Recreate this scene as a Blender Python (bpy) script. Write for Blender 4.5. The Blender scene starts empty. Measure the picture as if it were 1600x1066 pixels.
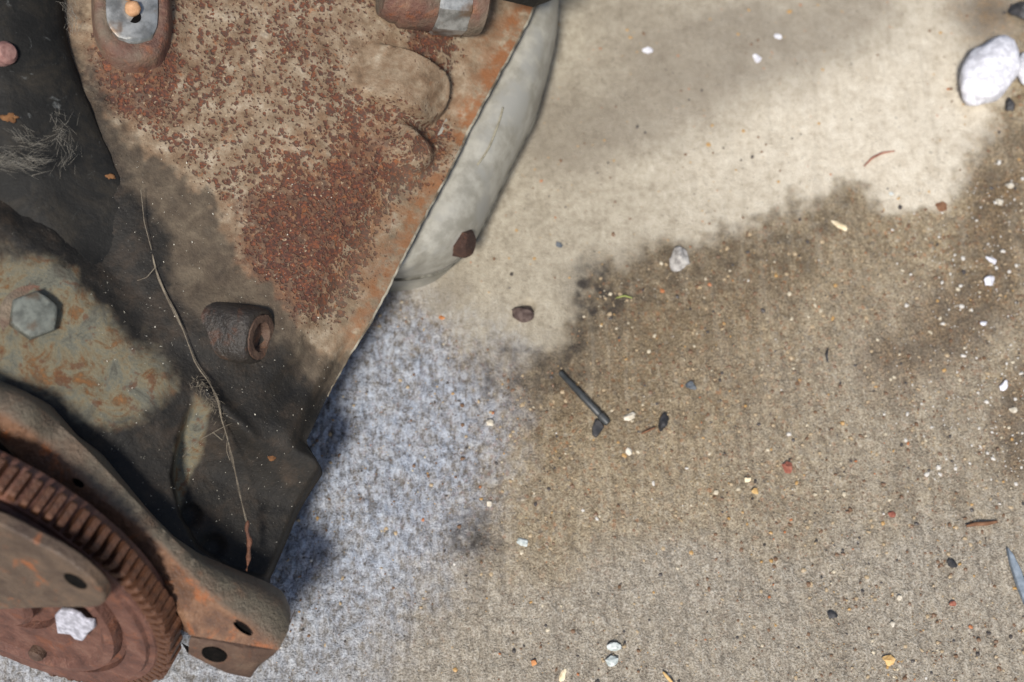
import bpy, bmesh, math, random
import numpy as np
from mathutils import Vector, Matrix

random.seed(7); rng = np.random.default_rng(11)
scene = bpy.context.scene
COL = scene.collection

# ------------------------------------------------------------------ camera
TILT = math.radians(20.0); DEPTH0 = 0.605
F = np.array([0.0, math.sin(TILT), -math.cos(TILT)])     # forward
R = np.array([1.0, 0.0, 0.0])                            # right
U = np.array([0.0, math.cos(TILT), math.sin(TILT)])      # up
CAM = -DEPTH0 * F
cd = bpy.data.cameras.new('camera'); cam = bpy.data.objects.new('camera', cd); COL.objects.link(cam)
cam.location = CAM; cam.rotation_euler = (TILT, 0, 0)
cd.lens = 50; cd.sensor_width = 36; cd.clip_start = 0.01; cd.clip_end = 50
cd.dof.use_dof = True; cd.dof.focus_distance = 0.540; cd.dof.aperture_fstop = 7.0
scene.camera = cam

# ------------------------------------------------------------------ light
SUN_CAM = np.array([-0.11, -0.19, 1.0])                   # toward the sun: right, up, back to the camera
sdir = SUN_CAM[0] * R + SUN_CAM[1] * U - SUN_CAM[2] * F
sdir /= np.linalg.norm(sdir)
elev = math.asin(sdir[2]); azim = math.atan2(sdir[0], sdir[1])
w = bpy.data.worlds.new('World'); scene.world = w; w.use_nodes = True
wn = w.node_tree; bg = wn.nodes['Background']
sky = wn.nodes.new('ShaderNodeTexSky'); sky.sky_type = 'NISHITA'; sky.sun_disc = False
sky.sun_elevation = elev; sky.sun_rotation = azim; sky.dust_density = 2.0; sky.ozone_density = 1.0
wn.links.new(sky.outputs[0], bg.inputs[0]); bg.inputs[1].default_value = 0.085
sl = bpy.data.lights.new('sun', 'SUN'); sl.energy = 3.6; sl.angle = math.radians(9.0); sl.color = (1.0, 0.96, 0.90)
so = bpy.data.objects.new('sun', sl); COL.objects.link(so)
so.rotation_euler = Vector(sdir).to_track_quat('Z', 'Y').to_euler()
vs = scene.view_settings
vs.view_transform = 'Standard'; vs.look = 'None'; vs.gamma = 1.0; vs.use_curve_mapping = False
vs.exposure = 0.36

# ------------------------------------------------------------------ pixel <-> place
K = 0.72 / 1600.0
def ray(px, py):
    px = np.asarray(px, float); py = np.asarray(py, float)
    return F + ((px - 800) * K)[..., None] * R - ((py - 533) * K)[..., None] * U
def hit(px, py, P0, n):
    d = ray(px, py)
    return CAM + (np.dot(P0 - CAM, n) / (d @ n))[..., None] * d
def at(px, py, depth): return CAM + depth * ray(px, py)
def gnd(px, py, z=0.0): return hit(px, py, np.array([0, 0, z]), np.array([0, 0, 1.0]))
WN = 0.387 * R + 0.205 * U - F; WN /= np.linalg.norm(WN)  # crankcase side wall
WP = at(660, 350, 0.56)
def wal(px, py, h=0.0):                                   # h in mm above the wall plane
    p = hit(px, py, WP, WN)
    return p + (np.asarray(h, float) * 0.001)[..., None] * WN

# ------------------------------------------------------------------ numpy tools
def sstep(a, b, x):
    t = np.clip((x - a) / (b - a), 0, 1); return t * t * (3 - 2 * t)
def mixf(a, b, t): return a + (b - a) * t
def vnoise(x, y, seed=0):
    r = np.random.default_rng(seed); T = r.random((256, 256))
    xi = np.floor(x).astype(int); yi = np.floor(y).astype(int); fx = x - xi; fy = y - yi
    fx = fx * fx * (3 - 2 * fx); fy = fy * fy * (3 - 2 * fy)
    g = lambda i, j: T[(xi + i) & 255, (yi + j) & 255]
    return (g(0, 0) * (1 - fx) + g(1, 0) * fx) * (1 - fy) + (g(0, 1) * (1 - fx) + g(1, 1) * fx) * fy
def fbm(x, y, oct=4, seed=0, gain=0.5):
    s = 0; a = 1; tot = 0
    for o in range(oct):
        s = s + a * vnoise(x * 2 ** o + 17.3 * o, y * 2 ** o + 5.1 * o, seed + o); tot += a; a *= gain
    return s / tot
def line_d(x, y, pts):
    """distance to a polyline, parameter along it (0..1), signed side (+ = left in image walking along)"""
    best = np.full(x.shape, 1e9); bt = np.zeros(x.shape); sd = np.zeros(x.shape)
    n = len(pts) - 1
    for i in range(n):
        ax, ay = pts[i]; bx, by = pts[i + 1]; dx, dy = bx - ax, by - ay; L2 = dx * dx + dy * dy
        t = np.clip(((x - ax) * dx + (y - ay) * dy) / L2, 0, 1)
        ex = x - ax - t * dx; ey = y - ay - t * dy; d = np.hypot(ex, ey)
        m = d < best
        best = np.where(m, d, best); bt = np.where(m, (i + t) / n, bt)
        sd = np.where(m, np.sign(dx * ey - dy * ex), sd)
    return best, bt, sd
def poly_sd(x, y, pts):
    """signed distance, + inside"""
    P = list(pts) + [pts[0]]
    d, _, _ = line_d(x, y, P)
    ins = np.zeros(x.shape, bool)
    for i in range(len(P) - 1):
        ax, ay = P[i]; bx, by = P[i + 1]
        c = ((ay > y) != (by > y)) & (x < (bx - ax) * (y - ay) / (by - ay + 1e-12) + ax)
        ins ^= c
    return np.where(ins, d, -d)
def resample(pts, n):
    p = np.array(pts, float); seg = np.hypot(*(p[1:] - p[:-1]).T); c = np.concatenate([[0], np.cumsum(seg)])
    t = np.linspace(0, c[-1], n)
    return np.stack([np.interp(t, c, p[:, i]) for i in range(p.shape[1])], 1)
def smooth_pts(p, k=2):
    p = p.copy()
    for _ in range(k):
        q = p.copy(); q[1:-1] = 0.25 * p[:-2] + 0.5 * p[1:-1] + 0.25 * p[2:]; p = q
    return p

# ------------------------------------------------------------------ mesh tools
def link(name, me, mat=None, parent=None):
    o = bpy.data.objects.new(name, me); COL.objects.link(o)
    if mat and me is not None and len(me.materials) == 0: me.materials.append(mat)
    if parent is not None: o.parent = parent
    return o
def mesh(name, V, Fc, smooth=True, attrs=None):
    me = bpy.data.meshes.new(name)
    V = np.asarray(V, np.float32); 
    me.from_pydata(V.tolist(), [], Fc if isinstance(Fc, list) else Fc.tolist())
    if smooth: me.polygons.foreach_set('use_smooth', np.ones(len(me.polygons), bool))
    for k, a in (attrs or {}).items():
        A = me.attributes.new(k, 'FLOAT', 'POINT'); A.data.foreach_set('value', np.asarray(a, np.float32).ravel())
    me.update(); return me
def grid_faces(nr, nc, closed=False):
    i = np.arange(nr - 1)[:, None]; j = np.arange(nc if closed else nc - 1)[None, :]
    a = i * nc + j; b = i * nc + (j + 1) % nc
    return np.stack([a, b, b + nc, a + nc], -1).reshape(-1, 4)
def loft(name, rows, mat, parent=None, closed=False, smooth=True, attrs=None, caps=False):
    V = np.concatenate(rows); nc = len(rows[0]); fc = grid_faces(len(rows), nc, closed).tolist()
    if caps: fc += [list(range(nc))[::-1], list(range((len(rows) - 1) * nc, len(rows) * nc))]
    return link(name, mesh(name, V, fc, smooth, attrs), mat, parent)
def frame_of(ax):
    ax = np.asarray(ax, float); ax = ax / np.linalg.norm(ax)
    t = np.array([0, 0, 1.0]) if abs(ax[2]) < 0.9 else np.array([1.0, 0, 0])
    e1 = np.cross(t, ax); e1 /= np.linalg.norm(e1); return e1, np.cross(ax, e1), ax
def lathe(name, P0, axis, prof, mat, parent=None, n=48, smooth=True, wob=0.0, sharp=None):
    """prof: (radius, distance along the axis) in metres"""
    e1, e2, ax = frame_of(axis); rows = []
    a = np.linspace(0, 2 * math.pi, n, endpoint=False)
    for i, (r, z) in enumerate(prof):
        rr = r * (1 + wob * (rng.random(n) - 0.5)) if wob else r * np.ones(n)
        rows.append(P0 + z * ax + (rr * np.cos(a))[:, None] * e1 + (rr * np.sin(a))[:, None] * e2)
    o = loft(name, rows, mat, parent, True, smooth)
    if smooth: o.data.set_sharp_from_angle(angle=math.radians(sharp or 35))
    return o
def tube(pts, rad, n=6):
    pts = np.asarray(pts, float); V = []; m = len(pts)
    for i in range(m):
        t = pts[min(i + 1, m - 1)] - pts[max(i - 1, 0)]
        e1, e2, _ = frame_of(t); a = np.linspace(0, 2 * math.pi, n, endpoint=False)
        r = rad[i] if hasattr(rad, '__len__') else rad
        V.append(pts[i] + r * (np.cos(a)[:, None] * e1 + np.sin(a)[:, None] * e2))
    fc = grid_faces(m, n, True).tolist() + [list(range(n))[::-1], list(range((m - 1) * n, m * n))]
    return np.concatenate(V), fc
class MB:
    def __init__(s): s.V = []; s.F = []; s.n = 0; s.A = []
    def add(s, V, fc, a=0.0):
        V = np.asarray(V); s.V.append(V); s.F += [[k + s.n for k in f] for f in fc]; s.n += len(V); s.A.append(np.full(len(V), a))
    def build(s, name, mat, parent=None, smooth=True):
        return link(name, mesh(name, np.concatenate(s.V), s.F, smooth, {'tone': np.concatenate(s.A)}), mat, parent)
def bevelled(o, w=0.0006, seg=2, ang=30):
    m = o.modifiers.new('bevel', 'BEVEL'); m.width = w; m.segments = seg; m.limit_method = 'ANGLE'; m.angle_limit = math.radians(ang)
    o.data.set_sharp_from_angle(angle=math.radians(50)); return o
def prism(name, poly, d0, d1, mat, parent=None):
    """poly: N x 3 points, d0 / d1: 3-vectors added for the two faces"""
    n = len(poly); V = np.concatenate([poly + d0, poly + d1])
    fc = [list(range(n))[::-1], list(range(n, 2 * n))] + [[i, (i + 1) % n, n + (i + 1) % n, n + i] for i in range(n)]
    me = mesh(name, V, fc, False); bm = bmesh.new(); bm.from_mesh(me); bmesh.ops.recalc_face_normals(bm, faces=bm.faces); bm.to_mesh(me); bm.free()
    return link(name, me, mat, parent)
def tag(o, label=None, cat=None, group=None, kind=None):
    if label: o['label'] = label
    if cat: o['category'] = cat
    if group: o['group'] = group
    if kind: o['kind'] = kind
    return o

# ------------------------------------------------------------------ materials
def lin(r, g, b):
    f = lambda c: c / 12.92 if c <= 0.04045 else ((c + 0.055) / 1.055) ** 2.4
    return (f(r / 255), f(g / 255), f(b / 255), 1)
class G:
    def __init__(s, name):
        s.m = bpy.data.materials.new(name); s.m.use_nodes = True; s.t = s.m.node_tree
        s.b = s.t.nodes['Principled BSDF']; s.co = s.t.nodes.new('ShaderNodeTexCoord').outputs['Object']
    def n(s, ty): return s.t.nodes.new(ty)
    def put(s, sock, v):
        if isinstance(v, bpy.types.NodeSocket): s.t.links.new(v, sock)
        else: sock.default_value = v
    def attr(s, name):
        a = s.n('ShaderNodeAttribute'); a.attribute_name = name; return a.outputs['Fac']
    def mapped(s, scale=(1, 1, 1), rot=(0, 0, 0), loc=(0, 0, 0)):
        m = s.n('ShaderNodeMapping'); s.put(m.inputs[0], s.co)
        m.inputs['Scale'].default_value = scale; m.inputs['Rotation'].default_value = rot; m.inputs['Location'].default_value = loc
        return m.outputs[0]
    def noise(s, scale, detail=4, rough=0.55, dist=0.0, vec=None):
        a = s.n('ShaderNodeTexNoise'); s.put(a.inputs['Vector'], vec or s.co)
        a.inputs['Scale'].default_value = scale; a.inputs['Detail'].default_value = detail
        a.inputs['Roughness'].default_value = rough; a.inputs['Distortion'].default_value = dist
        return a.outputs['Fac']
    def voro(s, scale, out='Distance', feat='F1', vec=None):
        a = s.n('ShaderNodeTexVoronoi'); a.feature = feat; s.put(a.inputs['Vector'], vec or s.co); a.inputs['Scale'].default_value = scale
        return a.outputs[out]
    def M(s, op, a, b=0.0, c=0.0, clamp=False):
        m = s.n('ShaderNodeMath'); m.operation = op; m.use_clamp = clamp
        for i, v in enumerate((a, b, c)): s.put(m.inputs[i], v)
        return m.outputs[0]
    def step(s, x, lo, hi):
        m = s.n('ShaderNodeMapRange'); m.interpolation_type = 'SMOOTHSTEP'
        s.put(m.inputs[0], x); s.put(m.inputs[1], lo); s.put(m.inputs[2], hi); return m.outputs[0]
    def mix(s, f, a, b, blend='MIX'):
        m = s.n('ShaderNodeMix'); m.data_type = 'RGBA'; m.blend_type = blend
        s.put(m.inputs[0], f); s.put(m.inputs[6], a); s.put(m.inputs[7], b); return m.outputs[2]
    def ramp(s, f, stops):
        r = s.n('ShaderNodeValToRGB'); s.put(r.inputs[0], f); e = r.color_ramp.elements
        while len(e) < len(stops): e.new(0.5)
        for i, (p, c) in enumerate(stops): e[i].position = p; e[i].color = c
        return r.outputs[0]
    def bump(s, h, strength=0.5, dist=0.0005, prev=None):
        b = s.n('ShaderNodeBump'); b.inputs['Strength'].default_value = strength; b.inputs['Distance'].default_value = dist
        s.put(b.inputs['Height'], h)
        if prev: s.put(b.inputs['Normal'], prev)
        return b.outputs[0]
    def done(s, col, rough=0.7, normal=None, metal=0.0, spec=0.5, **kw):
        s.put(s.b.inputs['Base Color'], col); s.put(s.b.inputs['Roughness'], rough); s.put(s.b.inputs['Metallic'], metal)
        s.put(s.b.inputs['Specular IOR Level'], spec)
        if normal: s.put(s.b.inputs['Normal'], normal)
        for k, v in kw.items(): s.put(s.b.inputs[k.replace('_', ' ')], v)
        return s.m

def mat_casting():
    g = G('cast_iron_casting')
    pit, grime_shade, grey, orange, brown = g.attr('pit'), g.attr('grime_shade'), g.attr('grey'), g.attr('orange'), g.attr('brown')
    fine = g.noise(900, 4, 0.6); mid = g.noise(300, 5, 0.62, 0.4); big = g.noise(55, 5, 0.6); spot = g.noise(470, 3, 0.5, 0.3)
    tan = g.ramp(g.noise(140, 6, 0.65), [(0.25, lin(84, 69, 54)), (0.42, lin(116, 98, 78)), (0.56, lin(138, 122, 101)), (0.72, lin(168, 156, 136))])
    tan = g.mix(g.M('MULTIPLY', orange, g.step(g.noise(160, 5, 0.7), 0.36, 0.60)), tan, lin(128, 86, 56))
    # broad brown rust, then dots of maroon pitting whose size follows the pitting
    wash = g.attr('wash')
    wn_ = g.M('ADD', g.M('MULTIPLY', g.noise(95, 6, 0.72, 0.5), 0.6), g.M('MULTIPLY', g.noise(420, 4, 0.65), 0.4))
    wf = g.step(g.M('ADD', wn_, g.M('MULTIPLY', g.M('SUBTRACT', wash, 0.5), 0.55)), 0.42, 0.68)
    washc = g.ramp(g.noise(230, 6, 0.75), [(0.30, lin(56, 42, 37)), (0.46, lin(80, 58, 47)), (0.58, lin(104, 73, 53)), (0.70, lin(132, 97, 69)), (0.82, lin(150, 126, 101))])
    c = g.mix(g.M('MULTIPLY', wf, 0.85), tan, washc)
    warp = g.n('ShaderNodeVectorMath'); warp.operation = 'MULTIPLY_ADD'
    nv = g.n('ShaderNodeTexNoise'); g.put(nv.inputs['Vector'], g.co); nv.inputs['Scale'].default_value = 420; nv.inputs['Detail'].default_value = 4
    g.put(warp.inputs[0], nv.outputs['Color']); warp.inputs[1].default_value = (0.0034, 0.0034, 0.0034); g.put(warp.inputs[2], g.co)
    def dots(scale, base, gain, soft):
        vd = g.voro(scale, 'Distance', 'F1', warp.outputs[0]); vc = g.n('ShaderNodeSeparateColor'); g.put(vc.inputs[0], g.voro(scale, 'Color', 'F1', warp.outputs[0]))
        rad = g.M('MULTIPLY', g.M('MULTIPLY', g.M('ADD', base, g.M('MULTIPLY', vc.outputs[0], gain)), g.M('POWER', pit, 1.5)), g.M('ADD', 0.55, g.M('MULTIPLY', g.noise(150, 4, 0.6), 0.9)))
        return g.step(g.M('SUBTRACT', rad, vd), -soft, soft)
    p = g.M('MAXIMUM', dots(360, 0.20, 0.40, 0.10), dots(700, 0.08, 0.46, 0.12))
    p = g.M('MULTIPLY', p, g.M('ADD', 0.55, g.M('MULTIPLY', fine, 0.7)), 0.0, True)
    rustc = g.ramp(fine, [(0.3, lin(50, 34, 32)), (0.48, lin(76, 48, 40)), (0.66, lin(120, 72, 48))])
    c = g.mix(p, c, rustc)
    c = g.mix(g.M('MULTIPLY', g.step(g.noise(640, 3, 0.6), 0.62, 0.72), g.M('MULTIPLY', pit, 0.55)), c, lin(188, 170, 140))
    c = g.mix(g.M('MULTIPLY', g.step(g.noise(260, 6, 0.7, 0.4), 0.58, 0.68), g.M('MULTIPLY', pit, 0.6)), c, lin(142, 88, 52))
    gc = g.ramp(g.noise(100, 7, 0.75, 0.6), [(0.30, lin(62, 58, 50)), (0.43, lin(96, 95, 84)), (0.52, lin(110, 102, 82)), (0.60, lin(98, 74, 50)), (0.72, lin(136, 92, 52))])
    gp = g.step(g.noise(190, 4, 0.6), 0.56, 0.66)
    gc = g.mix(g.M('MULTIPLY', gp, 0.7), gc, lin(86, 54, 36))
    bn = g.noise(120, 7, 0.7, 0.3)
    film = g.ramp(bn, [(0.3, lin(54, 47, 40)), (0.5, lin(80, 70, 58)), (0.66, lin(100, 89, 74)), (0.8, lin(116, 92, 68))])
    c = g.mix(g.M('MULTIPLY', brown, 0.92), c, film)
    c = g.mix(grey, c, gc)
    oil = g.ramp(g.noise(75, 6, 0.7), [(0.3, lin(22, 21, 20)), (0.5, lin(34, 31, 27)), (0.66, lin(52, 44, 36)), (0.82, lin(76, 60, 44))])
    gf = g.M('ADD', grime_shade, g.M('ADD', g.M('MULTIPLY', g.M('SUBTRACT', g.noise(170, 6, 0.72, 0.4), 0.55), 0.8), g.M('MULTIPLY', g.M('SUBTRACT', g.noise(48, 5, 0.6, 0.6), 0.55), 0.7)))
    gf = g.step(gf, 0.05, 0.95)
    c = g.mix(gf, c, oil)  # oil colour, also carrying the painted shade
    dust = g.step(g.noise(1900, 2, 0.5), 0.70, 0.76)
    c = g.mix(g.M('MULTIPLY', dust, 0.35), c, lin(150, 145, 132))
    hgt = g.M('ADD', g.M('MULTIPLY', fine, 0.5), g.M('MULTIPLY', g.M('SUBTRACT', 1.0, p), 0.6))
    nb = g.bump(hgt, 0.8, 0.0009)
    rough = g.M('SUBTRACT', 0.78, g.M('MULTIPLY', gf, 0.12))
    return g.done(c, rough, nb, 0.0, 0.25)

def mat_rust(name, c0, c1, c2, rough=0.75, scale=1.0, orange=0.5, dusty=None, bump=0.5, attr=None):
    g = G(name)
    a = g.noise(120 * scale, 6, 0.65, 0.3); b = g.noise(480 * scale, 4, 0.6); d = g.noise(45 * scale, 4, 0.6)
    c = g.ramp(a, [(0.28, c0), (0.52, c1), (0.78, c2)])
    c = g.mix(g.M('MULTIPLY', g.step(g.noise(85 * scale, 5, 0.7, 0.5), 0.54, 0.66), orange), c, lin(158, 88, 40))
    c = g.mix(g.M('MULTIPLY', g.step(b, 0.55, 0.7), 0.35), c, lin(48, 36, 32))
    if dusty:
        f = g.step(d, 0.38, 0.62)
        if attr: f = g.M('MULTIPLY', g.attr(attr), g.M('ADD', 0.65, g.M('MULTIPLY', f, 0.35)))
        c = g.mix(f, c, g.mix(g.step(a, 0.3, 0.7), dusty, lin(84, 76, 64)))
    c = g.mix(g.M('MULTIPLY', g.step(g.noise(1700, 2, 0.5), 0.70, 0.77), 0.4), c, lin(170, 160, 145))
    return g.done(c, rough, g.bump(g.M('ADD', g.M('ADD', b, a), g.M('MULTIPLY', g.noise(1100 * scale, 3, 0.6), 0.5)), min(1.0, bump * 1.6), 0.0009), 0.0, 0.4)

def mat_metal(name, c0, c1, rough=0.4, metal=0.7, patch_tone=None, scale=1.0):
    g = G(name); a = g.noise(160 * scale, 6, 0.65); b = g.noise(60 * scale, 4, 0.6)
    c = g.mix(g.step(a, 0.35, 0.65), c0, c1)
    if patch_tone: c = g.mix(g.step(b, 0.52, 0.66), c, patch_tone)
    return g.done(c, g.M('ADD', rough - 0.1, g.M('MULTIPLY', a, 0.25)), g.bump(a, 0.4, 0.0004), metal, 0.5)

def mat_stone(name, c0, c1, rough=0.85, scale=1.0, spec=0.3, bump=0.6, trans=0.0):
    g = G(name); a = g.noise(380 * scale, 5, 0.6)
    return g.done(g.mix(g.step(a, 0.35, 0.65), c0, c1), rough, g.bump(a, bump, 0.0004), 0.0, spec, Transmission_Weight=trans)

def mat_ground():
    g = G('worn_concrete')
    wet, blue, pale, patch_tone, dark, drip = [g.attr(k) for k in ('wet', 'blue', 'pale', 'patch_tone', 'dark', 'drip')]
    ash = g.attr('ash'); damp = g.attr('damp')
    broom = g.noise(1.0, 4, 0.6, 0.3, g.mapped((230, 26, 230), (0, 0, math.radians(-5))))
    streak = g.noise(1.0, 5, 0.65, 0.2, g.mapped((560, 250, 560), (0, 0, math.radians(-6))))
    fine = g.noise(1150, 4, 0.65); mid = g.noise(330, 5, 0.62); big = g.noise(38, 5, 0.6); cl = g.noise(120, 5, 0.62)
    # dry trowelled cement
    dm = g.M('ADD', g.M('MULTIPLY', mid, 0.35), g.M('ADD', g.M('MULTIPLY', streak, 0.25), g.M('MULTIPLY', cl, 0.4)))
    c = g.ramp(dm, [(0.34, lin(128, 118, 100)), (0.5, lin(164, 154, 135)), (0.66, lin(186, 177, 158))])
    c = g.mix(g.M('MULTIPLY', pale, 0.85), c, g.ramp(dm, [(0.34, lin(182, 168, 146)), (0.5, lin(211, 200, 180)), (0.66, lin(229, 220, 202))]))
    c = g.mix(g.M('MULTIPLY', patch_tone, g.M('ADD', 0.35, g.M('MULTIPLY', big, 0.5))), c, lin(112, 102, 88))  # greyer bands across the dry concrete
    c = g.mix(g.M('MULTIPLY', g.step(fine, 0.60, 0.72), 0.35), c, lin(92, 82, 68))
    # scoured, damp concrete with sand showing
    agg = g.ramp(g.M('ADD', g.M('MULTIPLY', fine, 0.42), g.M('ADD', g.M('MULTIPLY', g.noise(520, 4, 0.6), 0.36), g.M('MULTIPLY', streak, 0.22))), [(0.34, lin(78, 66, 49)), (0.43, lin(128, 111, 85)), (0.52, lin(162, 145, 115)), (0.63, lin(208, 193, 164))])
    cellc = g.voro(760, 'Color'); sep = g.n('ShaderNodeSeparateColor'); g.put(sep.inputs[0], cellc)
    grainc = g.ramp(sep.outputs[0], [(0.0, lin(150, 128, 96)), (0.3, lin(112, 90, 66)), (0.55, lin(176, 110, 58)), (0.62, lin(196, 182, 156)), (0.8, lin(92, 86, 82)), (1.0, lin(206, 196, 176))])
    agg = g.mix(g.M('MULTIPLY', g.step(sep.outputs[1], 0.62, 0.70), 0.55), agg, grainc)
    agg = g.mix(g.M('MULTIPLY', g.step(cl, 0.42, 0.62), 0.35), agg, lin(98, 85, 66))
    agg = g.mix(g.M('MULTIPLY', g.step(big, 0.40, 0.62), 0.42), agg, g.mix(g.step(fine, 0.38, 0.62), lin(126, 111, 88), lin(196, 180, 152)))
    agg = g.mix(g.M('MULTIPLY', g.step(streak, 0.56, 0.70), 0.30), agg, lin(78, 66, 54))
    agg = g.mix(ash, agg, g.ramp(g.M('ADD', g.M('MULTIPLY', fine, 0.65), g.M('MULTIPLY', streak, 0.35)), [(0.36, lin(110, 101, 89)), (0.5, lin(158, 149, 134)), (0.63, lin(202, 194, 180))]))
    agg = g.mix(g.M('MULTIPLY', damp, 0.48), agg, g.mix(g.step(fine, 0.35, 0.65), lin(66, 53, 37), lin(124, 104, 76)))
    agg = g.mix(g.M('MULTIPLY', g.step(broom, 0.50, 0.66), 0.24), agg, lin(86, 76, 64))
    agg = g.mix(g.M('MULTIPLY', g.step(broom, 0.48, 0.34), 0.22), agg, lin(196, 184, 162))
    c = g.mix(wet, c, agg)
    c = g.mix(g.M('MULTIPLY', g.step(broom, 0.52, 0.68), g.M('SUBTRACT', 0.16, g.M('MULTIPLY', wet, 0.16))), c, lin(120, 110, 96))
    # blue sky sheen beside the engine, painted into the concrete colour
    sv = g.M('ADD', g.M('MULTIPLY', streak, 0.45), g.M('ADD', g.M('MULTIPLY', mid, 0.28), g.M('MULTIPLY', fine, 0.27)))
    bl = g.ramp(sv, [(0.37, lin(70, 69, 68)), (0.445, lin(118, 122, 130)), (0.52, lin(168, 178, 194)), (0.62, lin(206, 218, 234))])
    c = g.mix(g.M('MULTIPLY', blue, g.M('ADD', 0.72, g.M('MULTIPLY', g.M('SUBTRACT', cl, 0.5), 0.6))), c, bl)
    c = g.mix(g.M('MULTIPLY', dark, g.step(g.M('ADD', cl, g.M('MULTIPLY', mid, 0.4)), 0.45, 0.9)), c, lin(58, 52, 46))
    c = g.mix(g.M('MULTIPLY', drip, 0.82), c, g.mix(g.step(fine, 0.38, 0.62), lin(64, 50, 32), g.mix(g.step(cl, 0.4, 0.6), lin(138, 106, 62), lin(96, 76, 48))))
    h = g.M('ADD', g.M('MULTIPLY', fine, 0.45), g.M('MULTIPLY', sv, g.M('ADD', 0.25, g.M('MULTIPLY', g.M('MAXIMUM', wet, blue), 1.1))))
    nb = g.bump(h, 1.0, 0.0016)
    rough = g.M('SUBTRACT', 0.82, g.M('MULTIPLY', g.M('MAXIMUM', g.M('MULTIPLY', wet, 0.30), drip), g.M('MULTIPLY', g.step(fine, 0.35, 0.65), 0.75)))
    c = g.mix(g.M('MULTIPLY', g.step(g.noise(520, 3, 0.6), 0.64, 0.72), 0.55), c, lin(70, 62, 54))
    return g.done(c, rough, nb, 0.0, 0.45, Coat_Weight=drip, Coat_Roughness=0.16)

M_CAST = mat_casting()
M_FLANGE = mat_rust('rusty_flange', lin(70, 50, 40), lin(104, 74, 54), lin(140, 106, 80), 0.55, 1.2, 0.55, lin(100, 92, 77), 0.6, 'dusty')
M_FLY = mat_rust('maroon_rust', lin(70, 46, 39), lin(98, 66, 55), lin(124, 92, 78), 0.65, 1.0, 0.18)
M_TOOTH = mat_rust('tooth_rust', lin(58, 38, 30), lin(94, 62, 44), lin(136, 98, 72), 0.45, 1.6, 0.2)
M_PLATE = mat_rust('plate_rust', lin(66, 52, 43), lin(88, 73, 60), lin(110, 88, 70), 0.55, 0.9, 0.6)
M_BOSS = mat_rust('boss_rust', lin(72, 46, 40), lin(100, 70, 58), lin(136, 108, 86), 0.7, 1.0, 0.3, lin(118, 104, 88))
M_LUG = mat_rust('lug_rust', lin(62, 46, 38), lin(84, 64, 52), lin(104, 86, 70), 0.7, 1.0, 0.15)
M_LUGDUST = mat_rust('oily_lug', lin(34, 31, 28), lin(48, 43, 38), lin(66, 58, 50), 0.5, 1.0, 0.1)
M_STEEL = mat_metal('bright_steel', lin(118, 118, 114), lin(168, 168, 164), 0.36, 0.6, lin(112, 92, 74))
M_BOLT = mat_metal('grey_bolt', lin(76, 78, 72), lin(108, 111, 103), 0.6, 0.1, lin(84, 72, 58), 1.6)
M_PAN = mat_metal('cast_aluminium', lin(136, 132, 120), lin(166, 162, 150), 0.5, 0.1, lin(146, 144, 136), 0.6)
M_GASKET = mat_stone('pale_gasket', lin(84, 74, 60), lin(156, 150, 134), 0.85, 0.35)
def mat_black():
    g = G('black_paint'); a = g.noise(60, 7, 0.7, 0.5); b = g.noise(420, 5, 0.65)
    c = g.ramp(a, [(0.3, lin(16, 16, 15)), (0.5, lin(26, 25, 23)), (0.66, lin(42, 38, 32)), (0.82, lin(76, 64, 50))])
    c = g.mix(g.M('MULTIPLY', g.step(g.noise(130, 5, 0.7, 1.0), 0.62, 0.72), 0.5), c, lin(104, 106, 104))
    return g.done(c, g.M('ADD', 0.5, g.M('MULTIPLY', b, 0.3)), g.bump(g.M('ADD', a, b), 0.6, 0.0006), 0.0, 0.2)
M_BLACK = mat_black()
M_HOLE = mat_stone('bore_shade', lin(8, 7, 6), lin(18, 15, 13), 0.9, 1.0, 0.1)  # near-black discs and cups imitate the shade inside holes
M_GROUND = mat_ground()

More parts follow.
